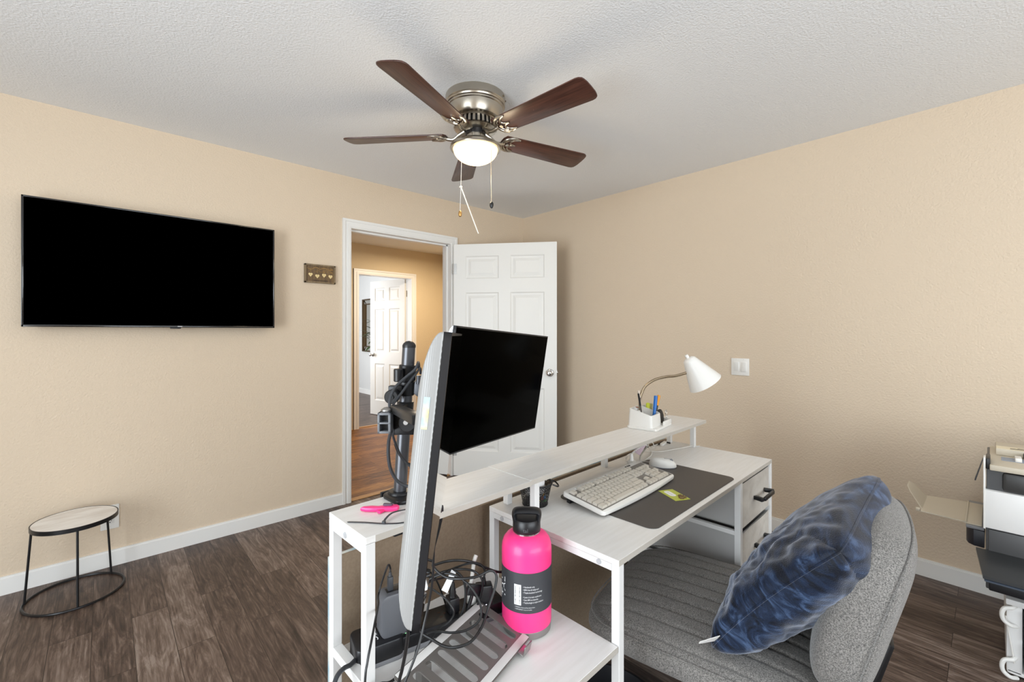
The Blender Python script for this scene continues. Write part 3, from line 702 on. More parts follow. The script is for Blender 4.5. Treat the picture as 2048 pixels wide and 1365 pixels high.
PB, PT = Vector((-2.620, -2.259, SZ)), Vector((-2.6045, -2.2795, 1.256))
def pole(z): return PB.lerp(PT, (z - PB.z) / (PT.z - PB.z))
t = thing('monitor_mount', 'black dual monitor pole clamped to the rear of the white side shelf', 'monitor mount', PB)
def lp(p): return Vector(p) - PB
MB().cyl(lp(pole(SZ + .006)), lp(pole(1.246)), .0158, 32).build('pole', M['polemetal'], t)
MB().lathe([(0, .011), (.008, .0095), (.0135, .005), (.0164, 0), (.0164, -.006), (0, -.006)], 32, Matrix.Translation(lp(pole(1.246)))).build('pole_cap', M['black'], t)
MB().prism(rrect(.085, .088, .022, 6, .003, -.018), .0005, .009, .002, Matrix.Rotation(DA, 4, 'Z')).lathe([(0, .016), (.026, .014), (.030, .008), (.030, .003), (0, .003)], 28).build('base', M['blackmetal'], t)
cm = Matrix.Rotation(DA, 4, 'Z')
MB().b2((-.035, .027, -.075), (.035, .035, .009), .002, cm).b2((-.03, -.035, -.070), (.03, .034, -.060), .002, cm).cyl(cm @ Vector((0, -.012, -.062)), cm @ Vector((0, -.012, -.022)), .005, 12).lathe([(0, -.016), (.024, -.016), (.024, -.021), (0, -.021)], 24, cm @ Matrix.Translation((0, -.012, 0))).box((0, -.012, -.085), (.05, .012, .012), None, .003, 2, cm).build('desk_clamp', M['black'], t)
c = pole(1.178); MB().cyl(lp(pole(1.158)), lp(pole(1.197)), .0212, 32, None, .002).build('collar', M['blackmetal'], t)
k = Vector((-2.640, -2.290, 1.178)); MB().cyl(lp((-2.620, -2.277, 1.182)), lp(k), .006, 12).cyl(lp(k) + Vector((0, 0, -.019)), lp(k) + Vector((0, 0, .012)), .0115, 20, None, .002).build('collar_knob', M['black'], t)
# upper arm: towards the black screened monitor
a0 = pole(1.140); MB().cyl(lp(pole(1.122)), lp(pole(1.157)), .0205, 28, None, .002).build('arm_hub', M['blackmetal'], t)
ua = MB(); e1 = Vector((-2.490, -2.200, 1.140)); e2 = Vector((-2.330, -2.236, 1.122))
def bar(b, p, q_, w, h_):
    p = Vector(p); q_ = Vector(q_); d = q_ - p; m = Matrix.Translation(lp((p + q_) / 2)) @ d.to_track_quat('X', 'Z').to_matrix().to_4x4(); b.box((0, 0, 0), (d.length, w, h_), None, .003, 2, m)
bar(ua, a0, e1, .022, .030); ua.cyl(lp(e1) - Vector((0, 0, .02)), lp(e1) + Vector((0, 0, .02)), .018, 20, None, .002); bar(ua, e1, e2, .02, .028)
ua.build('upper_arm', M['blackmetal'], t)
tp = MB()                                                    # triangular gusset plates next to the hub
g0 = Vector((-2.590, -2.292, 1.148))
tp.box(lp((-2.583, -2.300, 1.133)), (.05, .006, .034), (0, R(38), R(-43)), .001).box(lp((-2.575, -2.305, 1.150)), (.026, .020, .012), (0, R(10), R(-43)), .004)
tp.cyl(lp((-2.588, -2.296, 1.150)), lp((-2.588, -2.296, 1.171)), .006, 12)
tp.build('gusset', M['polemetal'], t)
hg = MB(); h0 = Vector((-2.650, -2.284, 1.125)); dcam = Vector((-.55, -.62, 0)).normalized()
hg.cyl(lp(h0), lp(h0) + dcam * .022, .017, 24, None, .002).box(lp((-2.640, -2.278, 1.140)), (.034, .02, .018), (0, 0, R(-43)), .003); hg.cyl(lp(h0) + dcam * .022, lp(h0) + dcam * .025, .006, 12)
hg.build('arm_hinge', M['blackmetal'], t)
# lower arm: towards the monitor seen edge on
MB().cyl(lp(pole(1.072)), lp(pole(1.106)), .0205, 28, None, .002).build('arm_hub', M['blackmetal'], t)
la = MB(); l1 = Vector((-2.684, -2.350, 1.094)); l2 = Vector((-2.765, -2.594, 1.128))
bar(la, pole(1.094), l1, .022, .022); la.cyl(lp(l1) - Vector((0, 0, .016)), lp(l1) + Vector((0, 0, .016)), .015, 20, None, .002); bar(la, l1 + Vector((.0, -.01, .014)), l2, .024, .018)
la.build('lower_arm', M['blackmetal'], t)
br = MB(); bc = Vector((-2.676, -2.382, 1.077)); bm_ = Matrix.Translation(lp(bc)) @ Matrix.Rotation(R(-42), 4, 'Z')
br.box((0, 0, 0), (.046, .006, .050), None, .002, 2, bm_).box((-.021, .012, 0), (.005, .03, .050), None, .001, 2, bm_).cyl(bm_ @ Vector((.008, -.002, .002)), bm_ @ Vector((.008, -.008, .002)), .019, 28, None, .001).build('hinge_bracket', M['blackmetal'], t)
MB().cyl(bm_ @ Vector((.006, -.008, .004)), bm_ @ Vector((.006, -.012, .004)), .006, 16, None, .001).build('hinge_bolt', M['steel'], t)
cl = MB(); cm2 = Matrix.Translation(lp((-2.716, -2.374, 1.084))) @ Matrix.Rotation(R(-42), 4, 'Z')
for lo, hi in (((-.014, -.012, -.022), (-.009, .012, .022)), ((.009, -.012, -.022), (.014, .012, .022)), ((-.014, -.012, .017), (.014, .012, .022)), ((-.014, -.012, -.022), (.014, .012, -.017)), ((-.014, -.012, -.002), (.014, .012, .002)), ((-.013, .010, -.02), (.013, .012, .02))): cl.b2(lo, hi, .0008, cm2)
cl.build('cable_clip', mat('grey_clip_plastic', '#6f7175', .45), t)
MB().lathe([(0, .007), (.006, .006), (.012, .002), (.013, -.001), (0, -.001)], 20, Matrix.Translation(lp((-2.708, -2.364, 1.108)))).build('clip_bolt', M['steel'], t)

# ------------------------------------------------------------------ small things on the side shelf
t = thing('box_cutter', 'small hot pink plastic cutter with a dark button on the white side shelf', 'cutter', (-2.700, -2.314, SZ), R(-41)); t.scale = (1.08, 1.35, 1.2)
MB().prism([(-.040, -.002), (-.034, .004), (-.018, .007), (-.004, .005), (.006, .008), (.022, .012), (.034, .011), (.040, .005), (.038, -.002), (.028, -.006), (.008, -.006), (-.010, -.007), (-.028, -.006)], .0004, .009, .003).build('body', M['pinkplastic'], t)
MB().prism([(-.005, -.006), (.012, -.006), (.006, -.015), (.001, -.013)], .001, .006, .001).build('tab', M['pinkplastic'], t)
MB().prism(rrect(.020, .008, .0035, 5, .016, .004), .009, .0125, .001).build('button', mat('dark_button', '#5a4a5e', .4), t)
t = thing('cable_tie', 'black plastic cable tie looped on the white side shelf', 'cable tie', (-2.725, -2.384, SZ))
p0 = Vector((-2.725, -2.384, SZ))
def strap(pts, w=.0045, th=.0012):
    P = smooth_path([Vector(p) - p0 for p in pts], 6); b = MB(); vs = []; n = len(P)
    for i in range(n):
        d = (P[min(i + 1, n - 1)] - P[max(i - 1, 0)]).normalized(); s = d.cross(Vector((0, 0, 1))).normalized() * w / 2
        if i == 0: s *= .3
        for a in (-1, 1):
            for z in (0, th): vs.append(tuple(P[i] + s * a + Vector((0, 0, z))))
    fs = []
    for i in range(n - 1):
        a = 4 * i; c_ = a + 4; fs += [[a, a + 1, c_ + 1, c_], [a + 2, a + 3, c_ + 3, c_ + 2], [a, a + 2, c_ + 2, c_], [a + 1, a + 3, c_ + 3, c_ + 1]]
    fs += [[0, 1, 3, 2], [4 * n - 4, 4 * n - 3, 4 * n - 1, 4 * n - 2]]
    return b.add(vs, fs)
z1 = SZ + .0006
strap([(-2.779, -2.324, z1), (-2.752, -2.352, z1), (-2.725, -2.384, z1), (-2.692, -2.408, z1), (-2.655, -2.410, z1 + .004), (-2.628, -2.393, z1 + .006), (-2.634, -2.370, z1 + .006), (-2.662, -2.362, z1 + .006), (-2.695, -2.364, z1 + .008), (-2.716, -2.374, z1 + .004), (-2.7245, -2.383, z1 + .001)]).build('strap', M['greycable'], t)
MB().box((0, 0, .0038), (.007, .0065, .006), (0, 0, R(-48)), .001).build('head', M['greycable'], t)

# pink flask
FL = Vector((-2.392, -2.479, LZ))
t = thing('water_bottle', 'tall hot pink water bottle with a black carry cap on the lower shelf', 'bottle', FL, R(45.4))
# local -x faces the camera
MB().lathe([(0, 0.0), (.056, 0.0), (.0595, .003), (.0605, .018), (.059, .0195), (0, .0195)], 48).build('base', M['steel'], t)
MB().lathe([(0, .0195), (.0605, .0195), (.061, .024), (.0615, .195), (.0605, .206), (.057, .217), (.050, .226), (.041, .232), (.034, .234), (0, .234)], 64).build('body', M['pink'], t)
MB().lathe([(.0338, .234), (.0345, .2345), (.0345, .2375), (.033, .238)], 48).build('neck_ring', M['chrome'], t)
b = MB(); vs = []; fs = []; n = 60
for i in range(n + 1):
    a = R(180) - R(104) + R(250) * i / n
    for z in (.066, .160): vs.append((.0618 * math.cos(a), .0618 * math.sin(a), z))
fs = [[2 * i, 2 * i + 2, 2 * i + 3, 2 * i + 1] for i in range(n)]
lab = b.add(vs, fs).build('label', M['label'], t, 60)
def on_label(vs, s0, z0, rot=False, r=.0621):
    out = []
    for x, y, z in vs:
        if rot: x, y = -y, x
        a = math.pi + (s0 + x) / .0618                       # to the right as seen from outside
        out.append(((r + z) * math.cos(a), (r + z) * math.sin(a), z0 + y))
    return out
pr = MB(); bars = MB()
rw = .0175
for k in range(12): pr.add(on_label([(x_, y_, 0) for x_, y_ in ((-.0305 + rw * k / 12, 0), (-.0305 + rw * (k + 1) / 12, 0), (-.0305 + rw * (k + 1) / 12, .048), (-.0305 + rw * k / 12, .048))], 0, .085), [[0, 1, 2, 3]])
rnd = random.Random(2); y = .089
while y < .130:
    hgt = rnd.choice((.0007, .0012, .0018)); bars.add(on_label([(x_, y_, .0002) for x_, y_ in ((-.0285, y), (-.0155, y), (-.0155, y + hgt), (-.0285, y + hgt))], 0, 0), [[0, 1, 2, 3]]); y += hgt + rnd.choice((.0007, .001, .0015))
for txt, sz, s0, z0 in (('\u2022 Handwash only', .0052, -.0085, .127), ('\u2022 BPA free & leakproof', .0052, -.0085, .1205), ('\u2022 Triple-insulated technology', .0052, -.0085, .114),
                       ('\u2022 Laver \u00e0 la main seulement', .0052, -.0085, .1035), ('\u2022 Sans BPA et \u00e9tanche', .0052, -.0085, .097), ('\u2022 Technologie \u00e0 triple isolation', .0052, -.0085, .0905),
                       ('\u2022 WARNING: Cancer and Reproductive Harm', .0033, -.029, .0795), ('\u2022 AVERTISSEMENT: Cancer et troubles', .0033, -.029, .0745)):
    vs, fs = text_mesh(txt, sz, 0); pr.add(on_label([(v[0] * .78, v[1], .0002) for v in vs], s0, z0), fs)
vs, fs = text_mesh('TAL', .030, 0); pr.add(on_label([(v[0], v[1], .0002) for v in vs], -.060, .085, True), fs)
pr.build('label_print', M['paper'], lab, 0); bars.build('barcode', M['dark'], lab, 0)
cp = MB().lathe([(0, .236), (.0335, .236), (.0345, .238), (.0340, .262), (.031, .267), (.012, .268), (0, .268)], 48).build('cap', M['black'], t)
lo = MB(); P = [(0, -.027, .252), (0, -.029, .266), (0, -.0305, .276), (0, -.026, .283), (0, 0, .2845), (0, .026, .283), (0, .0305, .276), (0, .029, .266), (0, .027, .252)]
PP = smooth_path(P, 5); vs = []; n = len(PP)
for i in range(n):
    d = (PP[min(i + 1, n - 1)] - PP[max(i - 1, 0)]).normalized(); nn = Vector((1, 0, 0)).cross(d).normalized()
    for a in range(12):
        ca, sa = math.cos(2 * math.pi * a / 12), math.sin(2 * math.pi * a / 12); vs.append(tuple(PP[i] + Vector((1, 0, 0)) * .019 * ca + nn * .0065 * sa))
fs = [[i * 12 + j, i * 12 + (j + 1) % 12, (i + 1) * 12 + (j + 1) % 12, (i + 1) * 12 + j] for i in range(n - 1) for j in range(12)]
lo.add(vs, fs).build('carry_handle', M['black'], cp, 50)
vs, fs = text_mesh('tal', .013, 0)
MB().add([(-.0345 * math.cos((v[0] - .009) / .0345) - .0002, -.0345 * math.sin((v[0] - .009) / .0345), .244 + v[1]) for v in vs], fs).build('cap_mark', M['darkgrey'], cp, 0)
# ------------------------------------------------------------------ power strip, chargers, laptop stand on the lower shelf
SA = DA + R(-13)
t = thing('power_strip', 'long black power strip with a rounded end on the lower white shelf', 'power strip', W(-.462, .380, LZ), SA)
MB().b2((.085, -.034, .002), (.37, .034, .040), .004).build('strip_body', M['black'], t)
MB().prism(rrect(.105, .082, .016, 6, .052, .0), .002, .047, .004).build('end_block', M['black'], t)
MB().b2((.085, -.036, .0), (.37, .036, .012), .003).prism(rrect(.107, .084, .016, 6, .052, 0), 0, .010, .002).build('base', M['greyplastic'], t)
vs, fs = text_mesh('APC', .022, .0002, 'CENTER'); MB().add(vs, fs, Matrix.Translation((.036, -.001, .0474)) @ Matrix.Rotation(R(90 + 180), 4, 'Z')).build('logo', M['paper'], t, 0)
b = MB()
for k in range(3): b.b2((.052 + k * .005, -.008 - .004 * k, .0472), (.0535 + k * .005, .026, .0476))
b.build('small_print', M['darkgrey'], t, 0)
MB().cyl((.112, -.020, .040), (.112, -.020, .0412), .0028, 12).build('indicator', M['led'], t)
b = MB()
for u in (.15, .20, .25, .30, .345):
    b.b2((u, -.012, .040), (u + .007, -.009, .0406)).b2((u, .006, .040), (u + .007, .009, .0406)).cyl((u + .015, -.001, .040), (u + .015, -.001, .0406), .0028, 10)
b.build('socket', mat('dark_brown_socket', '#3a2416', .5), t, 0)
stm = t
# grey square charger plugged in near the left end
t = thing('charger', 'square dark grey charger with rounded edges plugged into the power strip', 'charger', W(-.365, .352, LZ + .041), SA)
MB().prism(rrect(.092, .098, .018, 8), -.022, .022, .005, Matrix.Translation((0, 0, .0495)) @ Matrix.Rotation(R(90), 4, 'X')).build('body', M['darkgrey'], t)
MB().b2((-.030, -.010, .0975), (.034, .010, .0990), .0008).build('port_panel', M['black'], t)
MB().cyl((.014, -.002, .099), (.014, -.002, .0998), .002, 10).build('indicator', M['whiteled'], t)
MB().b2((-.026, -.006, .099), (-.014, .006, .130), .002).cyl((-.020, 0, .130), (-.020, 0, .140), .0045, 12, .003).build('usb_plug', M['greycable'], t)
MB().b2((0, -.005, .099), (.010, .005, .112), .002).build('usb_plug', M['black'], t)
CH = Vector(t.location)
tip = t.matrix_basis @ Vector((-.020, 0, .140))
cable('charger_cable', [tip, tip + Vector((0, 0, .010)), tip + Vector((-.012, -.010, .020)), (-2.716, -2.342, .702), (-2.745, -2.400, .716), (-2.775, -2.450, .722), (-2.800, -2.485, .708), (-2.815, -2.501, .686), (-2.823, -2.508, .653), (-2.830, -2.513, .5), (-2.838, -2.53, .3), (-2.86, -2.57, .01)], .0022, M['rubber'], 'thin black charger cable hanging over the left end of the side shelf')
tip2 = t.matrix_basis @ Vector((.005, 0, .112))
cable('charger_cable', [tip2, tip2 + Vector((.004, 0, .012)), (-2.640, -2.296, .690), (-2.612, -2.304, .705), (-2.585, -2.315, .700), (-2.56, -2.325, .67), (-2.54, -2.33, .62), (-2.52, -2.33, .560)], .0022, M['rubber'], 'thin black cable arching from the grey charger towards the brown board')
# black and white plugs standing in the strip
def on_strip(u, v): return stm.matrix_basis @ Vector((u, v, .041))
t = thing('power_plug', 'black plug standing upright in the power strip', 'plug', on_strip(.235, -.004), SA)
MB().b2((-.013, -.015, 0), (.013, .015, .036), .003).build('body', M['black'], t)
MB().lathe([(.010, .036), (.0085, .042), (.009, .046), (.0075, .050), (.008, .054), (.006, .058), (.0062, .064), (.004, .070), (0, .070)], 14).build('strain_relief', M['rubber'], t)
t = thing('power_plug', 'white plug standing upright in the power strip beside the black plug', 'plug', on_strip(.288, .0), SA)
MB().b2((-.012, -.012, 0), (.012, .012, .032), .004).build('body', M['whiteplastic'], t)
MB().tube(smooth_path([(0, 0, .032), (.001, .001, .050), (.006, .004, .075), (.012, .008, .098), (.020, .012, .110)], 5), .0052, 10).build('cord', M['whitecable'], t)
t = thing('power_plug', 'flat black angled plug with ridges leaning over the white plug', 'plug', on_strip(.262, -.030), SA, None, (R(0), R(22), SA + R(10)))
MB().b2((-.020, -.006, .040), (.022, .006, .066), .003).build('body', M['black'], t)
b = MB()
for k in range(5): b.b2((.012 + k * .003, -.007, .036), (.0135 + k * .003, .007, .041))
b.b2((-.004, -.003, 0), (.004, .003, .040), .001); b.build('ridges', M['rubber'], t)
t = thing('cord_tag', 'white folded paper tag hanging from a cord above the plugs', 'tag', (-2.558, -2.391, .693), R(-40))
MB().add([(-.022, 0, -.026), (-.008, 0, -.034), (.012, .003, .012), (.002, .003, .020), (-.022, .0006, -.026), (-.008, .0006, -.034), (.012, .0036, .012), (.002, .0036, .020)], [[0, 1, 2, 3], [4, 5, 6, 7], [0, 1, 5, 4], [1, 2, 6, 5], [2, 3, 7, 6], [3, 0, 4, 7]]).build('tag_paper', M['paper'], t, 0)
t = thing('power_adapter', 'small black adapter brick standing behind the laptop stand next to the pink bottle', 'adapter', (-2.452, -2.385, LZ), R(-30))
MB().b2((-.021, -.014, 0), (.021, .014, .086), .004).build('body', M['black'], t)
MB().cyl((0, 0, .086), (0, 0, .102), .006, 12, .004).build('strain_relief', M['rubber'], t)
MB().cyl((.004, -.0141, .040), (.004, -.0147, .040), .0015, 8).build('indicator', M['whiteled'], t)
cable('adapter_cable', [(-2.452, -2.385, .654), (-2.450, -2.386, .672), (-2.462, -2.380, .690), (-2.490, -2.366, .695), (-2.53, -2.350, .688), (-2.57, -2.33, .672), (-2.60, -2.32, .640), (-2.61, -2.315, .60), (-2.612, -2.312, .5555)], .0027, M['rubber'], 'black cable from the small adapter brick arching back to the brown board')

# loose cables over the lower shelf
cable('monitor_cable', [(-2.606, -2.420, SZ + .003), (-2.601, -2.419, .885), (-2.592, -2.404, .855), (-2.587, -2.381, .808), (-2.589, -2.366, .768), (-2.592, -2.361, .744), (-2.591, -2.374, .722), (-2.577, -2.401, .708), (-2.558, -2.432, .710), (-2.53, -2.457, .715), (-2.502, -2.469, .723), (-2.492, -2.479, .714), (-2.5, -2.485, .690), (-2.525, -2.489, .651), (-2.552, -2.502, .632), (-2.589, -2.512, .622), (-2.618, -2.500, .617), (-2.632, -2.474, .612), (-2.641, -2.438, .613), (-2.652, -2.408, .622), (-2.640, -2.372, .640), (-2.618, -2.345, .628), (-2.606, -2.330, .598)], .0031, M['rubber'], 'black cable looping from the white shelf edge down over the laptop stand', 8)
cable('monitor_cable', [(-2.604, -2.412, SZ + .004), (-2.598, -2.412, .880), (-2.589, -2.391, .842), (-2.581, -2.358, .775), (-2.578, -2.345, .740), (-2.576, -2.333, .713), (-2.560, -2.322, .700), (-2.534, -2.331, .702), (-2.511, -2.353, .706), (-2.477, -2.368, .695), (-2.443, -2.384, .674), (-2.413, -2.390, .656), (-2.375, -2.395, .640), (-2.345, -2.400, .600), (-2.335, -2.395, .5565)], .0033, M['rubber'], 'thick black cable arching from the shelf edge to behind the pink bottle', 8)
cable('power_cable', [(-2.612, -2.330, .600), (-2.606, -2.340, .660), (-2.591, -2.335, .676), (-2.57, -2.338, .684), (-2.546, -2.361, .696), (-2.513, -2.377, .694), (-2.491, -2.398, .688), (-2.478, -2.410, .668), (-2.475, -2.405, .638), (-2.480, -2.395, .600), (-2.49, -2.385, .5565)], .0028, M['rubber'], 'black cord curving over the plugs down beside the small adapter brick')
cable('power_cable', [(-2.612, -2.355, .640), (-2.606, -2.350, .681), (-2.582, -2.382, .708), (-2.566, -2.410, .714), (-2.547, -2.442, .699), (-2.536, -2.465, .673), (-2.533, -2.476, .645), (-2.545, -2.480, .628), (-2.570, -2.470, .616), (-2.598, -2.452, .614), (-2.616, -2.425, .612), (-2.628, -2.400, .600), (-2.640, -2.385, .575), (-2.655, -2.392, .556)], .0026, M['rubber'], 'black cord crossing the white tag and curling over the upper edge of the laptop stand', 8)
cable('power_cable', [(-2.56, -2.372, .700), (-2.548, -2.374, .703), (-2.534, -2.383, .696), (-2.526, -2.396, .683), (-2.522, -2.402, .655), (-2.526, -2.401, .619), (-2.535, -2.388, .580), (-2.545, -2.365, .5565)], .0033, M['rubber'], 'short black cord bending down in front of the adapter brick')
cable('power_cable', [on_strip(.235, -.004) + Vector((0, 0, .068)), on_strip(.235, -.004) + Vector((0, 0, .085)), (-2.620, -2.374, .698), (-2.602, -2.391, .682), (-2.588, -2.415, .668), (-2.580, -2.432, .649), (-2.580, -2.431, .632), (-2.590, -2.424, .618), (-2.606, -2.413, .606), (-2.630, -2.410, .580), (-2.648, -2.405, .5555)], .0024, M['rubber'], 'thin black cord rising from the black plug and looping over the laptop stand corner')
_c = cable('strip_cord', [stm.matrix_basis @ Vector((.004, -.020, .022)), (-2.783, -2.350, .581), (-2.800, -2.357, .586), (-2.820, -2.370, .585), (-2.836, -2.388, .566), (-2.842, -2.395, .50), (-2.845, -2.40, .3), (-2.86, -2.40, .012)], .0048, M['greycable'], None); _c.parent = stm; _c.matrix_parent_inverse = stm.matrix_basis.inverted()
cable('monitor_cable', [(-2.868, -2.742, .942), (-2.862, -2.728, .87), (-2.857, -2.705, .813), (-2.855, -2.690, .778), (-2.850, -2.676, .72), (-2.845, -2.66, .60), (-2.845, -2.65, .4), (-2.85, -2.65, .01)], .0024, M['rubber'], 'thin black cable hanging straight down from the near lower corner of the edge on monitor')
cable('monitor_cable', [(-2.700, -2.540, .900), (-2.690, -2.520, .80), (-2.690, -2.505, .740), (-2.700, -2.503, .700), (-2.718, -2.512, .670), (-2.735, -2.516, .645), (-2.760, -2.512, .60), (-2.79, -2.50, .562)], .0024, M['rubber'], 'thin black cable hanging behind the white backed monitor to the lower shelf end')
cable('power_cable', [(-2.660, -2.400, .5565), (-2.690, -2.412, .5570), (-2.730, -2.424, .560), (-2.756, -2.433, .576), (-2.776, -2.437, .580), (-2.80, -2.445, .56), (-2.815, -2.46, .45), (-2.82, -2.47, .2), (-2.83, -2.49, .008)], .0028, M['rubber'], 'black cord lying flat across the left end of the lower shelf')
# cables on the monitor pole
def px(*p): return p
cable('pole_cable', [(-2.693, -2.352, 1.062), (-2.684, -2.335, 1.050), (-2.680, -2.318, 1.025), (-2.677, -2.311, .990), (-2.668, -2.306, .955), (-2.646, -2.300, .921), (-2.616, -2.304, .903), (-2.581, -2.318, .897), (-2.55, -2.33, .905)], .0040, M['greycable'], 'grey cable drooping from the pole clip in a wide loop to the pole foot')
cable('pole_cable', [(-2.676, -2.330, 1.062), (-2.666, -2.310, 1.040), (-2.653, -2.303, 1.010), (-2.635, -2.299, .976), (-2.609, -2.306, .945), (-2.586, -2.312, .927), (-2.56, -2.31, .92)], .0030, M['greycable'], 'grey cable slanting across the lower half of the monitor pole')
cable('pole_cable', [(-2.690, -2.343, 1.102), (-2.686, -2.336, 1.125), (-2.668, -2.326, 1.150), (-2.640, -2.322, 1.170), (-2.615, -2.322, 1.187), (-2.603, -2.316, 1.200), (-2.590, -2.298, 1.203), (-2.580, -2.285, 1.185)], .0036, M['greycable'], 'grey cable running from the pole clip up across the collar')
cable('pole_cable', [(-2.684, -2.342, 1.102), (-2.676, -2.338, 1.118), (-2.653, -2.332, 1.139), (-2.631, -2.326, 1.160), (-2.611, -2.322, 1.178), (-2.593, -2.311, 1.190), (-2.582, -2.295, 1.175)], .0030, M['greycable'], 'second grey cable running below the first up the monitor pole')
cable('pole_cable', [(-2.655, -2.300, 1.012), (-2.640, -2.292, .985), (-2.622, -2.289, .962), (-2.600, -2.294, .950), (-2.58, -2.30, .945)], .0022, M['rubber'], 'thin black cable wrapped round the lower monitor pole')

# laptop stand: tilted slotted plate on bent supports
d1 = Vector((-.963, -.270, 0)).normalized()                  # along the stand, towards the left end of the shelf
d2 = Vector((.262, -.936, -.236)).normalized()               # down the slope, towards the chair
d3 = d1.cross(d2).normalized() * -1
if d3.z < 0: d3 = -d3
LA = Vector((-2.468, -2.384, .6015))
LM = Matrix((( d1.x, d2.x, d3.x, LA.x), (d1.y, d2.y, d3.y, LA.y), (d1.z, d2.z, d3.z, LA.z), (0, 0, 0, 1)))
t = thing('laptop_stand', 'silver metal laptop stand with slotted plate on the lower white shelf', 'laptop stand', (LA.x, LA.y, LZ))
LT = Matrix.Translation((-LA.x, -LA.y, -LZ)) @ LM
LL, LWd = .290, .155
def slot_plate():
    """plate with seven rounded slots, cut as a true hole pattern"""
    bm = bmesh.new(); outer = rrect(LL, LWd, .012, 5, LL / 2, LWd / 2)
    loops = [outer]
    for k in range(7): loops.append([(x, y) for x, y in rrect(.0190, LWd - .050, .00949, 6, .030 + k * .0372, LWd / 2)])
    es = []
    for L in loops:
        vs = [bm.verts.new((x, y, 0)) for x, y in L]
        es += [bm.edges.new((vs[i], vs[(i + 1) % len(vs)])) for i in range(len(vs))]
    bmesh.ops.triangle_fill(bm, use_beauty=True, use_dissolve=False, edges=es)
    ex = bmesh.ops.extrude_face_region(bm, geom=bm.faces[:])
    bmesh.ops.translate(bm, vec=(0, 0, -.003), verts=[e for e in ex['geom'] if isinstance(e, bmesh.types.BMVert)])
    bmesh.ops.recalc_face_normals(bm, faces=bm.faces)
    return bm
mpl = mat('anodised_silver_plate', '#77736f', .42, .5)
b = MB(); b.bmesh(slot_plate(), LT); b.build('plate', mpl, t, 30)
pad = mat('pale_silicone_strip', '#cfcdca', .5)
for y in (.0105, LWd - .0105): MB().b2((.006, y - .0085, .0002), (LL - .006, y + .0085, .0016), .0007, LT).build('grip_strip', pad, t)
hk = MB()
for x in (.030, .235):
    hk.b2((x, LWd - .002, -.003), (x + .03, LWd + .016, 0), .001, LT).b2((x, LWd + .013, -.002), (x + .03, LWd + .016, .020), .001, LT)
hk.build('stop_hook', M['steel'], t)
li = LT.inverted()
sp = MB()
for x in (.05, .22):
    a = LT @ Vector((x, .02, -.004)); c_ = LT @ Vector((x, LWd - .02, -.004))
    for p in (a, c_):
        z = p.z; sp.b2((p.x - .012, p.y - .012, .0), (p.x + .012, p.y + .012, z), .001)
sp.build('support', mpl, t)
p = LT @ Vector((LL / 2, LWd / 2, 0)); False and MB().prism(rrect(.24, .12, .012, 5), .0, .004, .001, Matrix.Translation((p.x, p.y, 0)) @ Matrix.Rotation(math.atan2(d1.y, d1.x), 4, 'Z')).build('base_plate', mpl, t)
# ------------------------------------------------------------------ things on the desktop
t = thing('desk_mat', 'charcoal grey desk mat with rounded corners on the white desktop', 'desk mat', W(.502, .185, TZ), DA)
P = rrect(.600, .336, .028, 8)
MB().prism(P, .0002, .0022, .0006).build('mat_sheet', M['mat'], t)
# keyboard: white body, tilted, with rows of keys
kb = thing('keyboard', 'white full size keyboard on the charcoal desk mat', 'keyboard', W(.394, .236, TZ + .0024), 0, None, (R(8.2), 0, R(1.7 + 1.2)))
KW, KD = .460, .150
def outline(w, d, n=18):                                     # slightly bowed front edge, rounded corners
    P = rrect(w, d, .012, 5); return [(x, y - (.010 * (1 - (2 * x / w) ** 2) if y < 0 else 0)) for x, y in P]
def dens(P, step=.02):
    out = []
    for i in range(len(P)):
        a = Vector(P[i]); c_ = Vector(P[(i + 1) % len(P)]); n = max(1, int((c_ - a).length / step))
        for j in range(n): out.append(tuple(a.lerp(c_, j / n)))
    return out
P = dens(rrect(KW, KD, .012, 5)); P = [(x, y - (.010 * (1 - (2 * x / KW) ** 2) if y < 0 else 0)) for x, y in P]
MB().prism(P, .0150, .0285, .003).build('case', M['whiteplastic'], kb)
MB().b2((-KW / 2 + .02, KD / 2 - .02, -.008), (-KW / 2 + .05, KD / 2 - .008, .0155)).b2((KW / 2 - .05, KD / 2 - .02, -.008), (KW / 2 - .02, KD / 2 - .008, .0155)).b2((-KW / 2 + .02, -KD / 2 + .004, .010), (KW / 2 - .02, -KD / 2 + .014, .0155)).build('foot', M['black'], kb)
MB().b2((-KW / 2 + .006, -KD / 2 + .008, .0282), (KW / 2 - .006, KD / 2 - .020, .02885), .0).build('key_deck', M['deck'], kb, 0)
keys = MB(); u = .0188
def key(x, y, w=1., d=1., z=.0286):
    hw, hd = w * u / 2 - .0008, d * u / 2 - .0009; a = .0018; h_ = .0070
    vs = [(x - hw, y - hd, z), (x + hw, y - hd, z), (x + hw, y + hd, z), (x - hw, y + hd, z), (x - hw + a, y - hd + a, z + h_), (x + hw - a, y - hd + a, z + h_), (x + hw - a, y + hd - a * .5, z + h_), (x - hw + a, y + hd - a * .5, z + h_)]
    keys.add(vs, [[4, 5, 6, 7], [0, 1, 5, 4], [1, 2, 6, 5], [2, 3, 7, 6], [3, 0, 4, 7]])
kx, ky = -KW / 2 + .0115, -KD / 2 + .021
def row(y, ws, x0=0.):
    x = x0
    for w in ws:
        if w > 0: key(kx + (x + w / 2) * u, ky + y * u, w)
        x += abs(w)
row(0, [1.5, 1, 1.5, 6.5, 1.5, 1, 1.5]); row(1, [2.25] + [1] * 10 + [2.75]); row(2, [1.75] + [1] * 11 + [2.25]); row(3, [1.5] + [1] * 12 + [1.5]); row(4, [1] * 13 + [2])
row(5.35, [1, -1, 1, 1, 1, 1, -.5, 1, 1, 1, 1, -.5, 1, 1, 1, 1])
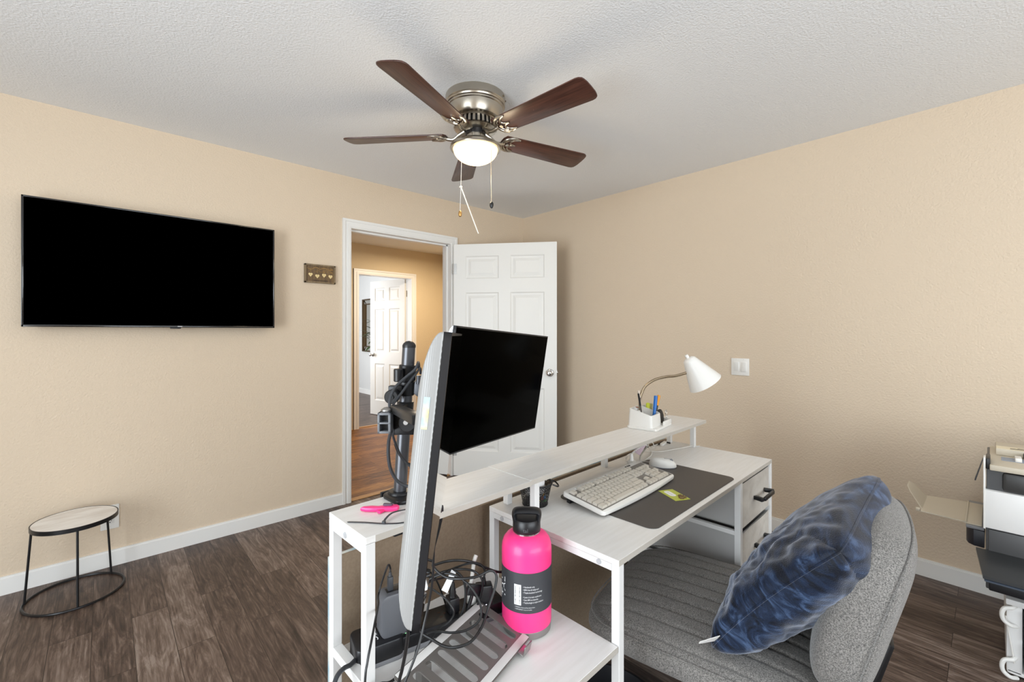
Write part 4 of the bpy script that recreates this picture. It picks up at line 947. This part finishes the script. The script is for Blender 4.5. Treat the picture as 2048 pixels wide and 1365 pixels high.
for y, ws in ((0, [1, 1, 1]), (1, [-1, 1, -1]), (3, [1, 1, 1]), (4, [1, 1, 1]), (5.35, [1, 1, 1])): row(y, ws, 15.3)
for y, ws in ((0, [2, 1]), (1, [1, 1, 1]), (2, [1, 1, 1]), (3, [1, 1, 1]), (4, [1, 1, 1, 1]), (2, [-3, 1]), (0, [-3, 1])): row(y, ws, 18.6)
ko = keys.build('keys', M['keys'], kb, 0); ko['kind'] = 'stuff'
b = MB()
for k in range(9): b.b2((-.18 + k * .022, KD / 2 - .014, .0286), (-.168 + k * .022, KD / 2 - .008, .0302), .0006)
b.build('media_key', M['whiteplastic'], kb)
b = MB()
for k in range(3): b.b2((.125 + k * .012, KD / 2 - .015, .0286), (.133 + k * .012, KD / 2 - .008, .0292))
b.build('indicator_panel', M['dark'], kb, 0)
# mouse
t = thing('mouse', 'white computer mouse at the rear right corner of the charcoal mat', 'mouse', W(.738, .266, TZ + .0022), R(1.7 - 64)); t.scale = (.88, .88, .88)
vs = []; fs = []; n, m_ = 24, 10
for j in range(m_ + 1):
    el = R(90) * j / m_
    for i in range(n):
        a = 2 * math.pi * i / n; r = math.cos(el) ** .55; x = .058 * r * math.cos(a); y = .031 * r * math.sin(a) * (1 - .10 * math.cos(2 * a))
        vs.append((x, y, .004 + (.033 + .004 * -x / .058) * math.sin(el) ** .85))
for j in range(m_):
    for i in range(n): fs.append([j * n + i, j * n + (i + 1) % n, (j + 1) * n + (i + 1) % n, (j + 1) * n + i])
fs.append(list(range(n)))
MB().add(vs, fs).build('shell', M['whiteplastic'], t, 60)
MB().cyl((.036, -.004, .030), (.036, .004, .030), .0075, 16).build('scroll_wheel', M['greyplastic'], t)
MB().b2((.006, -.0004, .0365), (.030, .0004, .0378)).b2((.0055, -.024, .033), (.0065, .024, .0335)).build('button_seam', M['greyplastic'], t, 0)
MB().prism([(x * .95, y * .95) for x, y, z in vs[:n]], .0002, .0045).build('sole', M['greyplastic'], t, 0)
mf = t.matrix_basis @ Vector((.055, 0, .010))
_c = cable('mouse_cord', [mf, W(.735, .345, TZ + .006), W(.71, .372, TZ + .004), W(.700, .400, TZ + .004), W(.735, .430, TZ + .004), W(.80, .447, TZ + .004), W(.87, .437, TZ + .006), W(.90, .405, TZ + .004), W(.93, .372, TZ + .004), W(1.0, .350, TZ + .004), W(1.06, .332, TZ + .004), W(1.115, .318, TZ + .004), W(1.135, .292, TZ + .004), W(1.15, .296, TZ + .004)], .0020, M['whitecable'], None); _c.parent = t; _c.matrix_parent_inverse = t.matrix_basis.inverted()
_c = cable('keyboard_cord', [W(.60, .318, TZ + .030), W(.68, .348, TZ + .006), W(.76, .358, TZ + .003), W(.84, .372, TZ + .003), W(.90, .40, TZ + .004), W(.93, .43, TZ + .020), W(.955, .44, TZ + .030), W(.985, .438, TZ + .020), W(.97, .425, TZ + .006), W(.94, .418, TZ + .010), W(.95, .440, TZ + .004), W(1.02, .442, TZ + .004), W(1.085, .440, TZ + .004), W(1.10, .450, TZ + .004)], .0021, M['whitecable'], None); _c.parent = kb; _c.matrix_parent_inverse = kb.matrix_basis.inverted()
cable('adapter_cable', [W(1.02, .455, TZ + .003), W(1.045, .440, TZ + .004), W(1.075, .436, TZ + .010), W(1.095, .430, TZ + .006), W(1.10, .41, TZ + .004)], .0035, M['rubber'], 'short piece of black cable at the far rear post of the monitor shelf')
MB_plug = thing('usb_adapter', 'small white adapter lying at the far end below the monitor shelf', 'adapter', W(1.06, .425, TZ), DA + R(10))
MB().b2((-.03, -.007, .0003), (.03, .007, .013), .003).build('body', M['whiteplastic'], MB_plug)
# plug in the desktop power panel with a lilac printed label round its cord
t = thing('power_plug', 'white plug with a lilac printed cord label in the desktop power panel', 'plug', W(.622, .334, TZ + .018), DA)
MB().b2((-.013, -.012, 0), (.013, .012, .018), .003).lathe([(.010, .018), (.0075, .026), (.0065, .038), (.0045, .044), (0, .044)], 14).build('body', M['whiteplastic'], t)
pth = smooth_path([(0, 0, .040), (.002, -.006, .050), (.009, -.024, .068), (.020, -.044, .082), (.042, -.042, .072), (.075, -.012, .045), (.105, .022, .010), (.125, .035, -.014)], 5)
MB().tube(pth, .0028, 8).build('cord', M['whitecable'], t)
q0, q1 = Vector((.004, -.012, .052)), Vector((.024, -.046, .086)); b = MB(); ax = (q1 - q0).normalized()
b.box((q0 + q1) / 2, ((q1 - q0).length, .0035, .026), (0, -math.atan2(ax.z, ax.x), math.atan2(ax.y, ax.x)), .0015); lb = b.build('cord_label', M['lilac'], t)
b = MB()
for k in range(6):
    p = q0.lerp(q1, .12 + .15 * k); b.box(p + Vector((0, -.0022, .0)), (.0012, .0006, .018), (0, -math.atan2(ax.z, ax.x), 0))
b.build('label_print', M['paper'], lb, 0)
# seed packet sized card
t = thing('card', 'small yellow green printed card lying on the charcoal mat', 'card', W(.480, .097, TZ + .0024), DA + R(62))
MB().b2((-.045, -.027, 0), (.045, .027, .0012)).build('card_sheet', M['card'], t, 0)
MB().prism(rrect(.046, .022, .009, 5, .012, .006), .0012, .0014).build('title_patch', M['paper'], t, 0)
b = MB(); rnd = random.Random(8)
for k in range(9): b.cyl((-.026 + rnd.uniform(-.013, .013), -.008 + rnd.uniform(-.012, .012), .0012), (-.026 + rnd.uniform(-.013, .013), -.008, .00145), .005, 8)
b.build('picture_print', mat('brown_print', '#6d5530', .6), t, 0)
b = MB(); b.b2((-.004, .004, .0014), (.028, .0052, .0015)).b2((-.002, .008, .0014), (.026, .0092, .0015)); b.build('small_print', M['greyprint'], t, 0)
# wire mesh basket
t = thing('basket', 'small black wire mesh basket behind the front post of the monitor shelf', 'basket', W(.112, .366, TZ), 0)
MB().lathe([(.038, .003), (.052, .066)], 40).build('mesh_wall', M['wire'], t)
MB().lathe([(0, .0005), (.039, .0005), (.040, .004), (0, .004)], 40).lathe([(.050, .064), (.054, .064), (.0545, .069), (.050, .069), (.050, .064)], 40).build('rim', M['black'], t)
b = MB()
for s in (-1, 1): b.tube(smooth_path([(s * .053, -.022, .066), (s * .066, -.018, .060), (s * .072, 0, .056), (s * .066, .018, .060), (s * .053, .022, .066)], 5), .0024, 8)
b.build('handle', M['black'], t).rotation_euler = (0, 0, R(-43))
o = MB().lathe([(0, 0), (.027, 0), (.030, .005), (.030, .045), (.027, .050), (.012, .051), (0, .051)], 28).build('paper_roll', M['paper'], None, 40, W(.105, .362, TZ + .036), (R(8), R(-6), 0)); tag(o, 'white paper roll sitting in the black mesh basket', 'roll')
rnd = random.Random(11)
for k, (c_, nm) in enumerate((('#4a86c8', 'blue'), ('#d8c83a', 'yellow'), ('#c85a3a', 'red'), ('#5fae6a', 'green'), ('#5a9be0', 'light blue'), ('#e0a23a', 'orange'))):
    a = 3.9 + k * .42; o = MB().box((0, 0, 0), (.012, .006, .010), (rnd.random(), rnd.random(), rnd.random()), .002).build('push_pin_case', mat('trinket_' + nm.replace(' ', '_'), c_, .35), None, 35, W(.112 + .030 * math.cos(a), .366 + .030 * math.sin(a), TZ + .012 + .006 * (k % 3)))
    o.name = 'clip'; tag(o, nm + ' paper clip holder piece at the bottom of the black mesh basket', 'clip', 'clips in the mesh basket')

# ------------------------------------------------------------------ organiser lamp at the far end of the monitor shelf
t = thing('desk_lamp', 'white gooseneck desk lamp with a cone shade and pen organiser base', 'lamp', W(.874, .394, SZ), R(1.7 + 7))
OW, OD = .190, .130
b = MB()
L = [rrect(OW, OD, .012, 5), ]
b.prism(rrect(OW, OD, .012, 5), .0, .011, .003).build('tray', M['whiteplastic'], t)
# hollow body: higher at the back, sloping to the front, set in from the tray front
def shell(bx0, bx1, by0, by1, zf, zb, th=.004):
    o = MB(); R0 = rrect(bx1 - bx0, by1 - by0, .012, 5, (bx0 + bx1) / 2, (by0 + by1) / 2)
    R1 = [(x * .0 + ((x - (bx0 + bx1) / 2) * .93 + (bx0 + bx1) / 2), (y - (by0 + by1) / 2) * .93 + (by0 + by1) / 2) for x, y in R0]
    R2 = [((x - (bx0 + bx1) / 2) * (1 - 2 * th / (bx1 - bx0)) + (bx0 + bx1) / 2, (y - (by0 + by1) / 2) * (1 - 2 * th / (by1 - by0)) + (by0 + by1) / 2) for x, y in R1]
    def zt(y):
        s = max(0, min(1, ((y - by0) / (by1 - by0) - .0) / .62)); return zf + (zb - zf) * s
    n = len(R0); A = [(x, y, .010) for x, y in R0]; B_ = [(x, y, zt(y)) for x, y in R1]; C_ = [(x, y, zt(y)) for x, y in R2]; D_ = [(x, y, .014) for x, y in R2]
    for P_, Q_ in ((A, B_), (B_, C_), (C_, D_)): o.add(P_ + Q_, [[i, (i + 1) % n, n + (i + 1) % n, n + i] for i in range(n)])
    o.add(D_, [list(range(n))]); return o
o = shell(-.092, .020, -.046, .061, .058, .083)
# two compartments: the tall pen well on the left, a lower well behind the tray on the right
o2 = shell(.018, .092, -.016, .061, .060, .078); o.add(o2.v, o2.f)
o.build('organiser', M['whiteplastic'], t, 40)
MB().b2((-.002, -.0635, .010), (.094, -.057, .028), .002).b2((.088, -.0635, .010), (.094, -.018, .028), .002).build('tray_lip', M['whiteplastic'], t)
ti = t.matrix_basis.inverted()
nb = ti @ Vector((-1.439, -2.218, .93))
MB().lathe([(0, .010), (.012, .010), (.012, .06), (.0075, .066), (0, .066)], 20, Matrix.Translation((nb.x, nb.y, 0))).build('neck_socket', M['whiteplastic'], t)
NP = [(-1.439, -2.218, .930), (-1.439, -2.218, .965), (-1.438, -2.220, .993), (-1.424, -2.232, 1.037), (-1.396, -2.262, 1.068), (-1.365, -2.302, 1.083), (-1.345, -2.335, 1.088), (-1.312, -2.380, 1.106)]
MB().tube(smooth_path([ti @ Vector(p) for p in NP], 6), .0058, 12).build('gooseneck', M['neck'], t)
s0 = Vector((-1.316, -2.378, 1.163)); s1 = Vector((-1.2640, -2.4270, 1.0575)); ax = (s1 - s0).normalized()
SM = ti @ (Matrix.Translation(s0) @ Vector((0, 0, 1)).rotation_difference(ax).to_matrix().to_4x4()); SL = (s1 - s0).length
sh = MB().lathe([(0, -.004), (.016, -.003), (.026, .004), (.030, .014), (.072, SL), (.0705, SL), (.0285, .016), (.024, .007), (0, .002)], 48, SM).build('shade', M['lampshade'], t, 40)
MB().lathe([(0, -.020), (.007, -.019), (.008, -.010), (.007, -.003), (0, -.003)], 16, SM).build('finial', M['whiteplastic'], sh)
MB().lathe([(0, .03), (.012, .03), (.014, .05), (.024, .075), (.024, .085), (.012, .1), (0, .102)], 20, SM).build('bulb', mat('unlit_bulb', '#e9e6de', .3), sh)
# pens and small things in the organiser: each its own thing
LP = t.matrix_basis
def pen(name, base, top, r, m, label, cat, cap=None, capm=None):
    b = LP @ Vector(base); p = LP @ Vector(top); q_ = thing(name, label, cat, b)
    d = p - b; MB().cyl((0, 0, 0), d * .06, r * .3, 12, r).cyl(d * .06, d, r, 12, r * .9, .0005).build('barrel', m, q_)
    if cap: MB().cyl(d * cap, d * 1.01, r * 1.12, 12, None, .001).box(d * (cap + .12) + Vector((r * 1.2, 0, 0)), (.002, .002, d.length * .25)).build('clip', capm, q_)
pen('pen', (-.058, .005, .016), (-.098, .010, .150), .0036, mat('clear_grey_barrel', '#54504b', .3), 'dark grey pen leaning out of the left of the lamp organiser', 'pen', .62, M['black'])
pen('pen', (-.044, .012, .016), (-.078, .018, .160), .0042, mat('clear_pale_barrel', '#cdbfb2', .25), 'pale clear pen leaning left behind the dark grey pen', 'pen', .58, mat('clear_pale_cap', '#d8cbbd', .25))
pen('marker', (-.010, -.020, .016), (.008, -.024, .132), .0068, M['blue'], 'thick blue marker standing in the middle of the lamp organiser', 'marker', .55, M['blue'])
pen('utility_knife', (.005, -.015, .018), (.055, -.020, .128), .0062, M['black'], 'orange and black utility knife leaning right in the lamp organiser', 'knife', .62, M['orange'])
o = MB().box((0, 0, 0), (.026, .016, .05), (0, R(12), R(20)), .006).build('highlighter', M['yellow'], None, 35, LP @ Vector((.035, .022, .070))); tag(o, 'yellow green highlighter stub behind the utility knife in the lamp organiser', 'highlighter')
o = MB().box((0, 0, 0), (.018, .014, .04), (R(8), R(6), R(20)), .004).build('eraser', mat('olive_eraser', '#a8a06a', .6), None, 35, LP @ Vector((.066, .022, .068))); tag(o, 'olive rubber eraser at the right of the lamp organiser', 'eraser')
o = MB().prism(rrect(.030, .010, .003, 4), 0, .002).build('paper_strip', mat('rust_paper', '#8a4a2c', .6), None, 30, LP @ Vector((-.050, .036, .0845)), (0, R(4), R(40))); tag(o, 'rust coloured paper strip lying across the organiser top', 'paper')
k = thing('key_fob', 'dark round key fob with a ring leaning in the organiser tray', 'key fob', LP @ Vector((.058, -.036, .0115)), R(1.7 + 7))
MB().prism([(.024 * math.cos(R(a)) * (1 if a <= 180 else .9), .024 + .030 * math.sin(R(a))) for a in range(0, 360, 15)], -.005, .005, .002, Matrix.Translation((0, .004, .004)) @ Matrix.Rotation(R(78), 4, 'X')).build('fob', M['dark'], k)
MB().tube([(.030 + .009 * math.cos(R(a)), -.004, .040 + .012 * math.sin(R(a))) for a in range(0, 360, 20)], .0012, 6, True).tube([(.034 + .006 * math.cos(R(a)), -.006, .022 + .008 * math.sin(R(a))) for a in range(0, 360, 20)], .0010, 6, True).build('key_ring', M['chrome'], k)
# ------------------------------------------------------------------ office chair
def cushion(a, b, th, p=6., k=3.2, n=(64, 64), disp=None, edge=0.):
    """closed cushion in the x-y plane: rounded rectangle of half sizes a, b; thickness th along z"""
    nx, ny = n; V_ = []; F_ = []; idx = {}
    def sp(i, n_): return math.sin(math.pi / 2 * (2 * i / n_ - 1))
    for side in (1, -1):
        for j in range(ny + 1):
            for i in range(nx + 1):
                border = i in (0, nx) or j in (0, ny)
                if side < 0 and border: idx[(side, i, j)] = idx[(1, i, j)]; continue
                s, t = sp(i, nx), sp(j, ny); m = max(abs(s), abs(t), 1e-6); q = max(1., (abs(s) ** p + abs(t) ** p) ** (1 / p) / m)
                x, y = a * s / q, b * t / q
                z = side * (th / 2) * max(0., 1 - m ** k) ** (1 / k)
                P = Vector((x, y, z))
                if disp: P = disp(P, s, t, side, m)
                idx[(side, i, j)] = len(V_); V_.append(tuple(P))
    for side in (1, -1):
        for j in range(ny):
            for i in range(nx):
                f = [idx[(side, i, j)], idx[(side, i + 1, j)], idx[(side, i + 1, j + 1)], idx[(side, i, j + 1)]]
                F_.append(f if side > 0 else f[::-1])
    return V_, F_
CA = R(10.4); CO = Vector((-1.823, -2.641, 0))
ch = thing('office_chair', 'wide armless grey fabric office chair pulled up to the white desk', 'chair', CO, CA)
def seat_disp(P, s, t, side, m):
    if side > 0:
        w = math.cos(P.x / .058 * math.pi) ** 2                # channels run from front to back
        g = math.exp(-((((P.x / .058) % 1) - .5) / .085) ** 2)
        P.z -= .0065 * g * (1 - m ** 6)
        P.z += .006 * (1 - abs(s) ** 4) - .012 * max(0, t) ** 3
    return P
vs, fs = cushion(.295, .300, .105, 5.2, 3.4, (150, 60), seat_disp)
so = MB().add(vs, fs, Matrix.Translation((0, -.037, .428))).build('seat', M['seat'], ch, 60)
def loop_path(a, b, p, z, n=96):
    out = []
    for i in range(n):
        t = 2 * math.pi * i / n; c_, s_ = math.cos(t), math.sin(t); r = (abs(c_) ** p + abs(s_) ** p) ** (-1 / p); out.append((a * r * c_, b * r * s_, z))
    return out
MB().tube([(x, y - .037, z) for x, y, z in loop_path(.289, .294, 5.2, .456)], .0022, 6, True).build('piping', M['seat'], so)
def back_disp(P, s, t, side, m):
    P.z += .35 * P.x ** 2 - .014 * (t ** 2) * (1 if side > 0 else .3); return P
vs, fs = cushion(.272, .208, .140, 3.6, 3.6, (64, 64), back_disp)
BM = Matrix.Translation((0, -.400, .645)) @ Matrix.Rotation(R(15), 4, 'X') @ Matrix.Rotation(R(90), 4, 'X')
# after the two turns: local y -> up along the back, local -z -> front ; flip so that the wrap faces the sitter
BM = BM @ Matrix.Scale(-1, 4, (0, 0, 1))
bo = MB().add(vs, fs, BM).build('backrest', M['seat'], ch, 60)
lp_ = loop_path(.266, .202, 3.6, 0)
for off in (-.045,): MB().tube([tuple(BM @ Vector((x, y, off + .35 * x * x))) for x, y, z in lp_], .0022, 6, True).build('piping', M['seat'], bo)
MB().box((0, -.30, .385), (.10, .22, .012), None, .003).box((0, -.435, .45), (.09, .016, .17), (R(15), 0, 0), .004).box((0, 0, .362), (.20, .20, .03), None, .006).build('seat_plate', M['blackmetal'], ch)
MB().cyl((0, 0, .08), (0, 0, .36), .025, 24).cyl((0, 0, .08), (0, 0, .22), .034, 24).build('gas_lift', M['black'], ch)
MB().cyl((.09, -.02, .362), (.24, -.05, .355), .006, 10).box((.26, -.053, .354), (.05, .022, .010), (0, 0, R(-10)), .003).build('lever', M['black'], ch)
MB().lathe([(0, .065), (.045, .065), (.05, .08), (.045, .105), (0, .108)], 28).build('hub', M['black'], ch)
for i in range(5):
    a = R(72 * i + 20); d = Vector((math.cos(a), math.sin(a), 0)); s_ = Vector((-d.y, d.x, 0))
    vsb = []
    for r_, w_, z0, z1 in ((.03, .026, .070, .105), (.17, .020, .066, .092), (.29, .014, .062, .080)):
        for sg in (-1, 1):
            for z in (z0, z1): vsb.append(tuple(d * r_ + s_ * w_ * sg + Vector((0, 0, z))))
    f_ = []
    for q_ in range(2):
        o_ = 4 * q_; f_ += [[o_, o_ + 1, o_ + 5, o_ + 4], [o_ + 2, o_ + 3, o_ + 7, o_ + 6], [o_, o_ + 2, o_ + 6, o_ + 4], [o_ + 1, o_ + 3, o_ + 7, o_ + 5]]
    f_ += [[0, 1, 3, 2], [8, 9, 11, 10]]
    leg = MB().add(vsb, f_).build('leg', M['black'], ch, 30)
    p = d * .285 + Vector((0, 0, .027)); w = MB()
    for sg in (-1, 1): w.cyl(p + s_ * (.004 * sg), p + s_ * (.020 * sg), .027, 20, None, .003)
    w.cyl(p, p + Vector((0, 0, .04)), .007, 10).build('caster', M['black'], leg)

# ------------------------------------------------------------------ pillow leaning on the backrest
CM = Matrix.Translation(CO) @ Matrix.Rotation(CA, 4, 'Z')
PC = Vector((-1.818, -2.908, .690))
pl_ = thing('pillow', 'plump navy blue crushed velvet pillow leaning on the grey chair back', 'pillow', PC)
_X = Vector((.998, -.030, .055)).normalized(); _Z = Vector((-.055, -.62, .783)); _Z = (_Z - _X * _Z.dot(_X)).normalized(); _Y = _Z.cross(_X)
pl_.rotation_euler = Matrix((_X, _Y, _Z)).transposed().to_euler()
def pil_disp(P, s, t, side, m):
    a = .262; b = .240
    q = max(1., (abs(s) ** 7 + abs(t) ** 7) ** (1 / 7) / max(abs(s), abs(t), 1e-6))
    x = a * s / q * (1 - .05 * (1 - t * t)); z = b * t / q * (1 - .05 * (1 - s * s))
    h = (.118 if side > 0 else .062) * (max(0, 1 - s * s) ** .34) * (max(0, 1 - t * t) ** .34)
    e = 1 - m ** 8
    f = .55 * noise.noise((x * 7 + side * 3, z * 13 + x * 9, side * 2.1)) + .45 * noise.noise((x * 28 + z * 22, z * 18 - x * 20, 5 + side))
    r2 = 1 - abs(noise.noise((x * 7 - z * 5 + side, z * 9 + 2, x * 4)))           # folds
    h += e * (.020 * f * (.6 + .8 * noise.noise((x * 3, z * 3, 9))) + .012 * (r2 - .75)) + .002
    # puckers running in from the seam
    h += .0035 * (m ** 5) * (1 - m ** 20) * math.sin((s if abs(t) > abs(s) else t) * 17 + 3 * noise.noise((z * 5, x * 5, 4)) + 2 * noise.noise((x * 6, z * 6, 1)))
    bend = -.012 * (t - .1) ** 2 * 1.0 + .012 * s
    return Vector((x, -side * h + bend, z))
vs, fs = cushion(.275, .285, .2, 6, 2, (110, 110), pil_disp)
po = MB().add(vs, fs).build('cushion', M['velvet'], pl_, 80)
edge = []
for k in range(160):
    q_ = k / 160 * 4; sd = int(q_); u = 2 * (q_ - sd) - 1
    s, t = ((u, -1), (1, u), (-u, 1), (-1, -u))[sd]
    q = (abs(s) ** 7 + abs(t) ** 7) ** (1 / 7)
    x = .262 * s / q * (1 - .05 * (1 - t * t)); z = .240 * t / q * (1 - .05 * (1 - s * s)); edge.append((x, -.012 * (t - .1) ** 2 + .012 * s, z))
MB().tube(edge, .0030, 6, True).build('seam_piping', M['velvet'], pl_)
tg = MB(); q0 = Vector((-.248, -.02, -.190))
tg.add([tuple(q0 + Vector(v)) for v in ((0, 0, 0), (-.012, .004, .034), (-.058, .022, .012), (-.056, .020, .004), (0, .001, 0), (-.012, .005, .034), (-.058, .023, .012), (-.056, .021, .004))], [[0, 1, 2, 3], [4, 5, 6, 7], [0, 1, 5, 4], [1, 2, 6, 5], [2, 3, 7, 6], [3, 0, 4, 7]])
tg.build('care_tag', mat('crumpled_care_tag', '#e2e0dc', .7, bump=(60, .5, .004)), pl_, 0)

# ------------------------------------------------------------------ waste bin under the lower shelf
t = thing('waste_bin', 'round black waste bin on the floor under the lower white shelf', 'bin', (-2.245, -2.600, 0))
MB().lathe([(0, .0), (.115, .0), (.120, .006), (.152, .325), (.156, .330), (.156, .336), (.150, .336), (.149, .33), (.116, .012), (0, .010)], 48).build('bin_body', M['black'], t, 40)

# ------------------------------------------------------------------ printer on a low drawer cart by the right wall
PX, PY = -.70, -3.242
t = thing('printer', 'white and charcoal office printer with open side tray at the right wall', 'printer', (-.46, -3.46, .298))
OF = Matrix.Translation((.46, 3.46, -.298))
def pb(lo, hi, bev=.004, b=None): return (b or MB()).b2(lo, hi, bev, OF)
gd = mat('charcoal_printer_body', '#4a4a4b', .42); gd2 = mat('black_printer_tray', '#2d2e2f', .3)
b = pb((PX + .012, -3.70, .300), (-.22, PY - .004, .534)); pb((PX + .02, -3.70, .534), (-.22, PY - .006, .757), .003, b); b.build('body', gd, t)
pb((PX, -3.70, .5345), (-.24, PY - .001, .678), .003).build('front_panel', mat('white_printer_panel', '#ecebe9', .35), t)
pb((PX, PY - .0035, .530), (PX + .05, PY + .0025, .800), .001).build('side_trim', M['whiteplastic'], t)
b = pb((PX + .002, PY - .016, .757), (PX + .10, PY - .004, .798), .003); b.build('hinge', M['black'], t)
b = MB().add([tuple(OF @ Vector(v)) for v in ((PX + .01, PY + .002, .79), (PX + .05, PY + .002, .79), (PX + .05, PY + .022, .705), (PX + .01, PY + .022, .705), (PX + .01, PY + .004, .79), (PX + .05, PY + .004, .79), (PX + .05, PY + .026, .705), (PX + .01, PY + .026, .705))], [[0, 1, 2, 3], [4, 5, 6, 7], [0, 1, 5, 4], [1, 2, 6, 5], [2, 3, 7, 6], [3, 0, 4, 7]])
b.build('side_flap', M['black'], t, 0)
# recessed output bay
b = pb((PX + .006, -3.70, .680), (PX + .030, -3.288, .752), .012); b.build('bay_panel', mat('bay_grey', '#3c3b3a', .35), t)
# scanner top
ad = pb((PX - .012, -3.70, .757), (-.30, PY - .014, .779), .004).build('scanner_lid', M['beige'], t)
pb((PX + .20, -3.70, .779), (-.34, PY - .030, .806), .004).build('feeder', M['beige'], ad)
pb((PX + .205, -3.70, .806), (PX + .262, PY - .032, .8068), .0).build('notice_label', mat('cream_label', '#efe3c6', .5), ad, 0)
b = MB()
for k in range(3): pb((PX + .215 + k * .013, -3.43, .8069), (PX + .220 + k * .013, PY - .070 - .02 * (k == 2), .8072), .0, b)
b.build('label_print', M['dark'], ad, 0)
pb((PX + .10, -3.60, .7795), (PX + .165, PY - .045, .781), .0).build('feed_slot', mat('slot_blue_grey', '#8f9aac', .4), ad, 0)
pb((PX + .10, -3.34, .779), (PX + .16, -3.322, .795), .003).build('guide', M['whiteplastic'], ad)
pb((PX + .16, -3.50, .782), (PX + .22, -3.345, .800), .004).build('latch_block', M['black'], ad)
# lower front: dark door and output flap
pb((PX + .004, -3.70, .44), (PX + .02, PY - .01, .53), .004).build('front_door', gd, t)
fl = [(PX + .005, PY + .022, .450), (PX + .005, -3.70, .450), (PX - .135, -3.70, .405), (PX - .135, PY + .002, .400)]
b = MB().add([tuple(OF @ Vector(v)) for v in fl] + [tuple(OF @ Vector((v[0], v[1], v[2] - .010))) for v in fl], [[0, 1, 2, 3], [4, 5, 6, 7], [0, 1, 5, 4], [1, 2, 6, 5], [2, 3, 7, 6], [3, 0, 4, 7]])
b.build('output_flap', gd2, t, 0)
b = MB().add([tuple(OF @ Vector((v[0] - (.002 if k > 1 else 0), v[1] - .004, v[2] - .013))) for k, v in enumerate(fl)] + [tuple(OF @ Vector((v[0] - (.002 if k > 1 else 0), v[1] - .004, v[2] - .018))) for k, v in enumerate(fl)], [[0, 1, 2, 3], [4, 5, 6, 7], [0, 1, 5, 4], [1, 2, 6, 5], [2, 3, 7, 6], [3, 0, 4, 7]])
b.build('paper_tray', mat('navy_paper_tray', '#3a4350', .4), t, 0)
pb((PX - .09, -3.70, .335), (PX + .01, PY - .012, .388), .004).build('cassette', M['black'], t)
# side feed tray sticking out to the left
b = pb((-.575, -3.187, .496), (-.255, -3.235, .500), .001); pb((-.575, -3.192, .500), (-.255, -3.186, .504), .001, b); b.build('tray_base', M['beige'], t)
b = MB()
P0 = [(-.555, -3.187, .498), (-.250, -3.187, .498), (-.296, -3.046, .503), (-.560, -3.052, .503)]
b.add([tuple(OF @ Vector(v)) for v in P0] + [tuple(OF @ Vector((v[0], v[1], v[2] - .004))) for v in P0], [[0, 1, 2, 3], [4, 5, 6, 7], [0, 1, 5, 4], [1, 2, 6, 5], [2, 3, 7, 6], [3, 0, 4, 7]])
b.build('tray_extension', M['beige'], t, 0)
pb((-.545, -3.050, .494), (-.530, -3.035, .508), .001).build('tray_clip', M['beige'], t)
P0 = [(-.530, -3.056, .502), (-.310, -3.056, .502), (-.320, -3.010, .556), (-.350, -2.998, .570), (-.430, -2.999, .568), (-.470, -3.012, .553)]
n_ = len(P0)
b = MB().add([tuple(OF @ Vector(v)) for v in P0] + [tuple(OF @ Vector((v[0], v[1] + .003, v[2] + .001))) for v in P0], [list(range(n_)), list(range(n_, 2 * n_))] + [[i, (i + 1) % n_, n_ + (i + 1) % n_, n_ + i] for i in range(n_)])
b.build('paper_stop', M['beige'], t, 0)
b = MB().prism([(x, y) for x, y in ((-.20, PY), (-.20, -3.190), (-.54, -3.190), (-.565, -3.196), (-.582, -3.212), (-.585, PY))], .415, .482, .004, OF); b.build('tray_housing', mat('navy_black_housing', '#23242c', .4), t)
pb((-.585, PY, .483), (-.20, -3.190, .4955), .003).build('housing_top', M['greyplastic'], t)
# drawer cart
t = thing('drawer_cart', 'low white plastic drawer cart with loop handles under the printer', 'cart', (-.47, -3.50, 0))
OF2 = Matrix.Translation((.47, 3.50, 0))
def cb(lo, hi, bev=.004, b=None): return (b or MB()).b2(lo, hi, bev, OF2)
b = cb((-.72, -3.74, .275), (-.23, -3.296, .297)); cb((-.70, -3.338, .02), (-.23, -3.298, .276), .004, b); cb((-.70, -3.74, .02), (-.23, -3.724, .276), .004, b); cb((-.70, -3.74, .015), (-.23, -3.30, .03), .003, b)
b.build('frame', M['whitemetal'], t)
for z0, z1 in ((.036, .145), (.155, .262)):
    d_ = cb((-.715, -3.715, z0), (-.26, -3.342, z1), .006).build('drawer', M['cabinet'], t)
    MB().tube([OF2 @ Vector(p) for p in smooth_path([(-.716, -3.40, z1 - .03), (-.740, -3.40, z1 - .034), (-.748, -3.44, z1 - .036), (-.748, -3.60, z1 - .036), (-.740, -3.64, z1 - .034), (-.716, -3.64, z1 - .03)], 5)], .006, 8).build('handle', M['whiteplastic'], d_)
for z in (.235, .045):
    MB().tube([OF2 @ Vector(p) for p in smooth_path([(-.695, -3.322, z + .034), (-.715, -3.312, z + .031), (-.720, -3.294, z + .024), (-.722, -3.287, z + .004), (-.721, -3.291, z - .020), (-.717, -3.308, z - .034), (-.695, -3.325, z - .040)], 6)], .0068, 10).build('loop_handle', M['whiteplastic'], t)
MB().tube([OF2 @ Vector(p) for p in ((-.702, -3.296, .225), (-.706, -3.318, .06))], .0028, 6).build('cord', M['whitecable'], t)
for x in (-.66, -.27):
    for y in (-3.70, -3.33): MB().cyl(OF2 @ Vector((x - .01, y, .013)), OF2 @ Vector((x + .01, y, .013)), .013, 16).build('caster', M['black'], t)

# ------------------------------------------------------------------ kinds and categories for the setting
for o in bpy.data.objects:
    if o.parent is None and o.type in ('MESH', 'EMPTY') and 'label' not in o: print('NO LABEL', o.name)
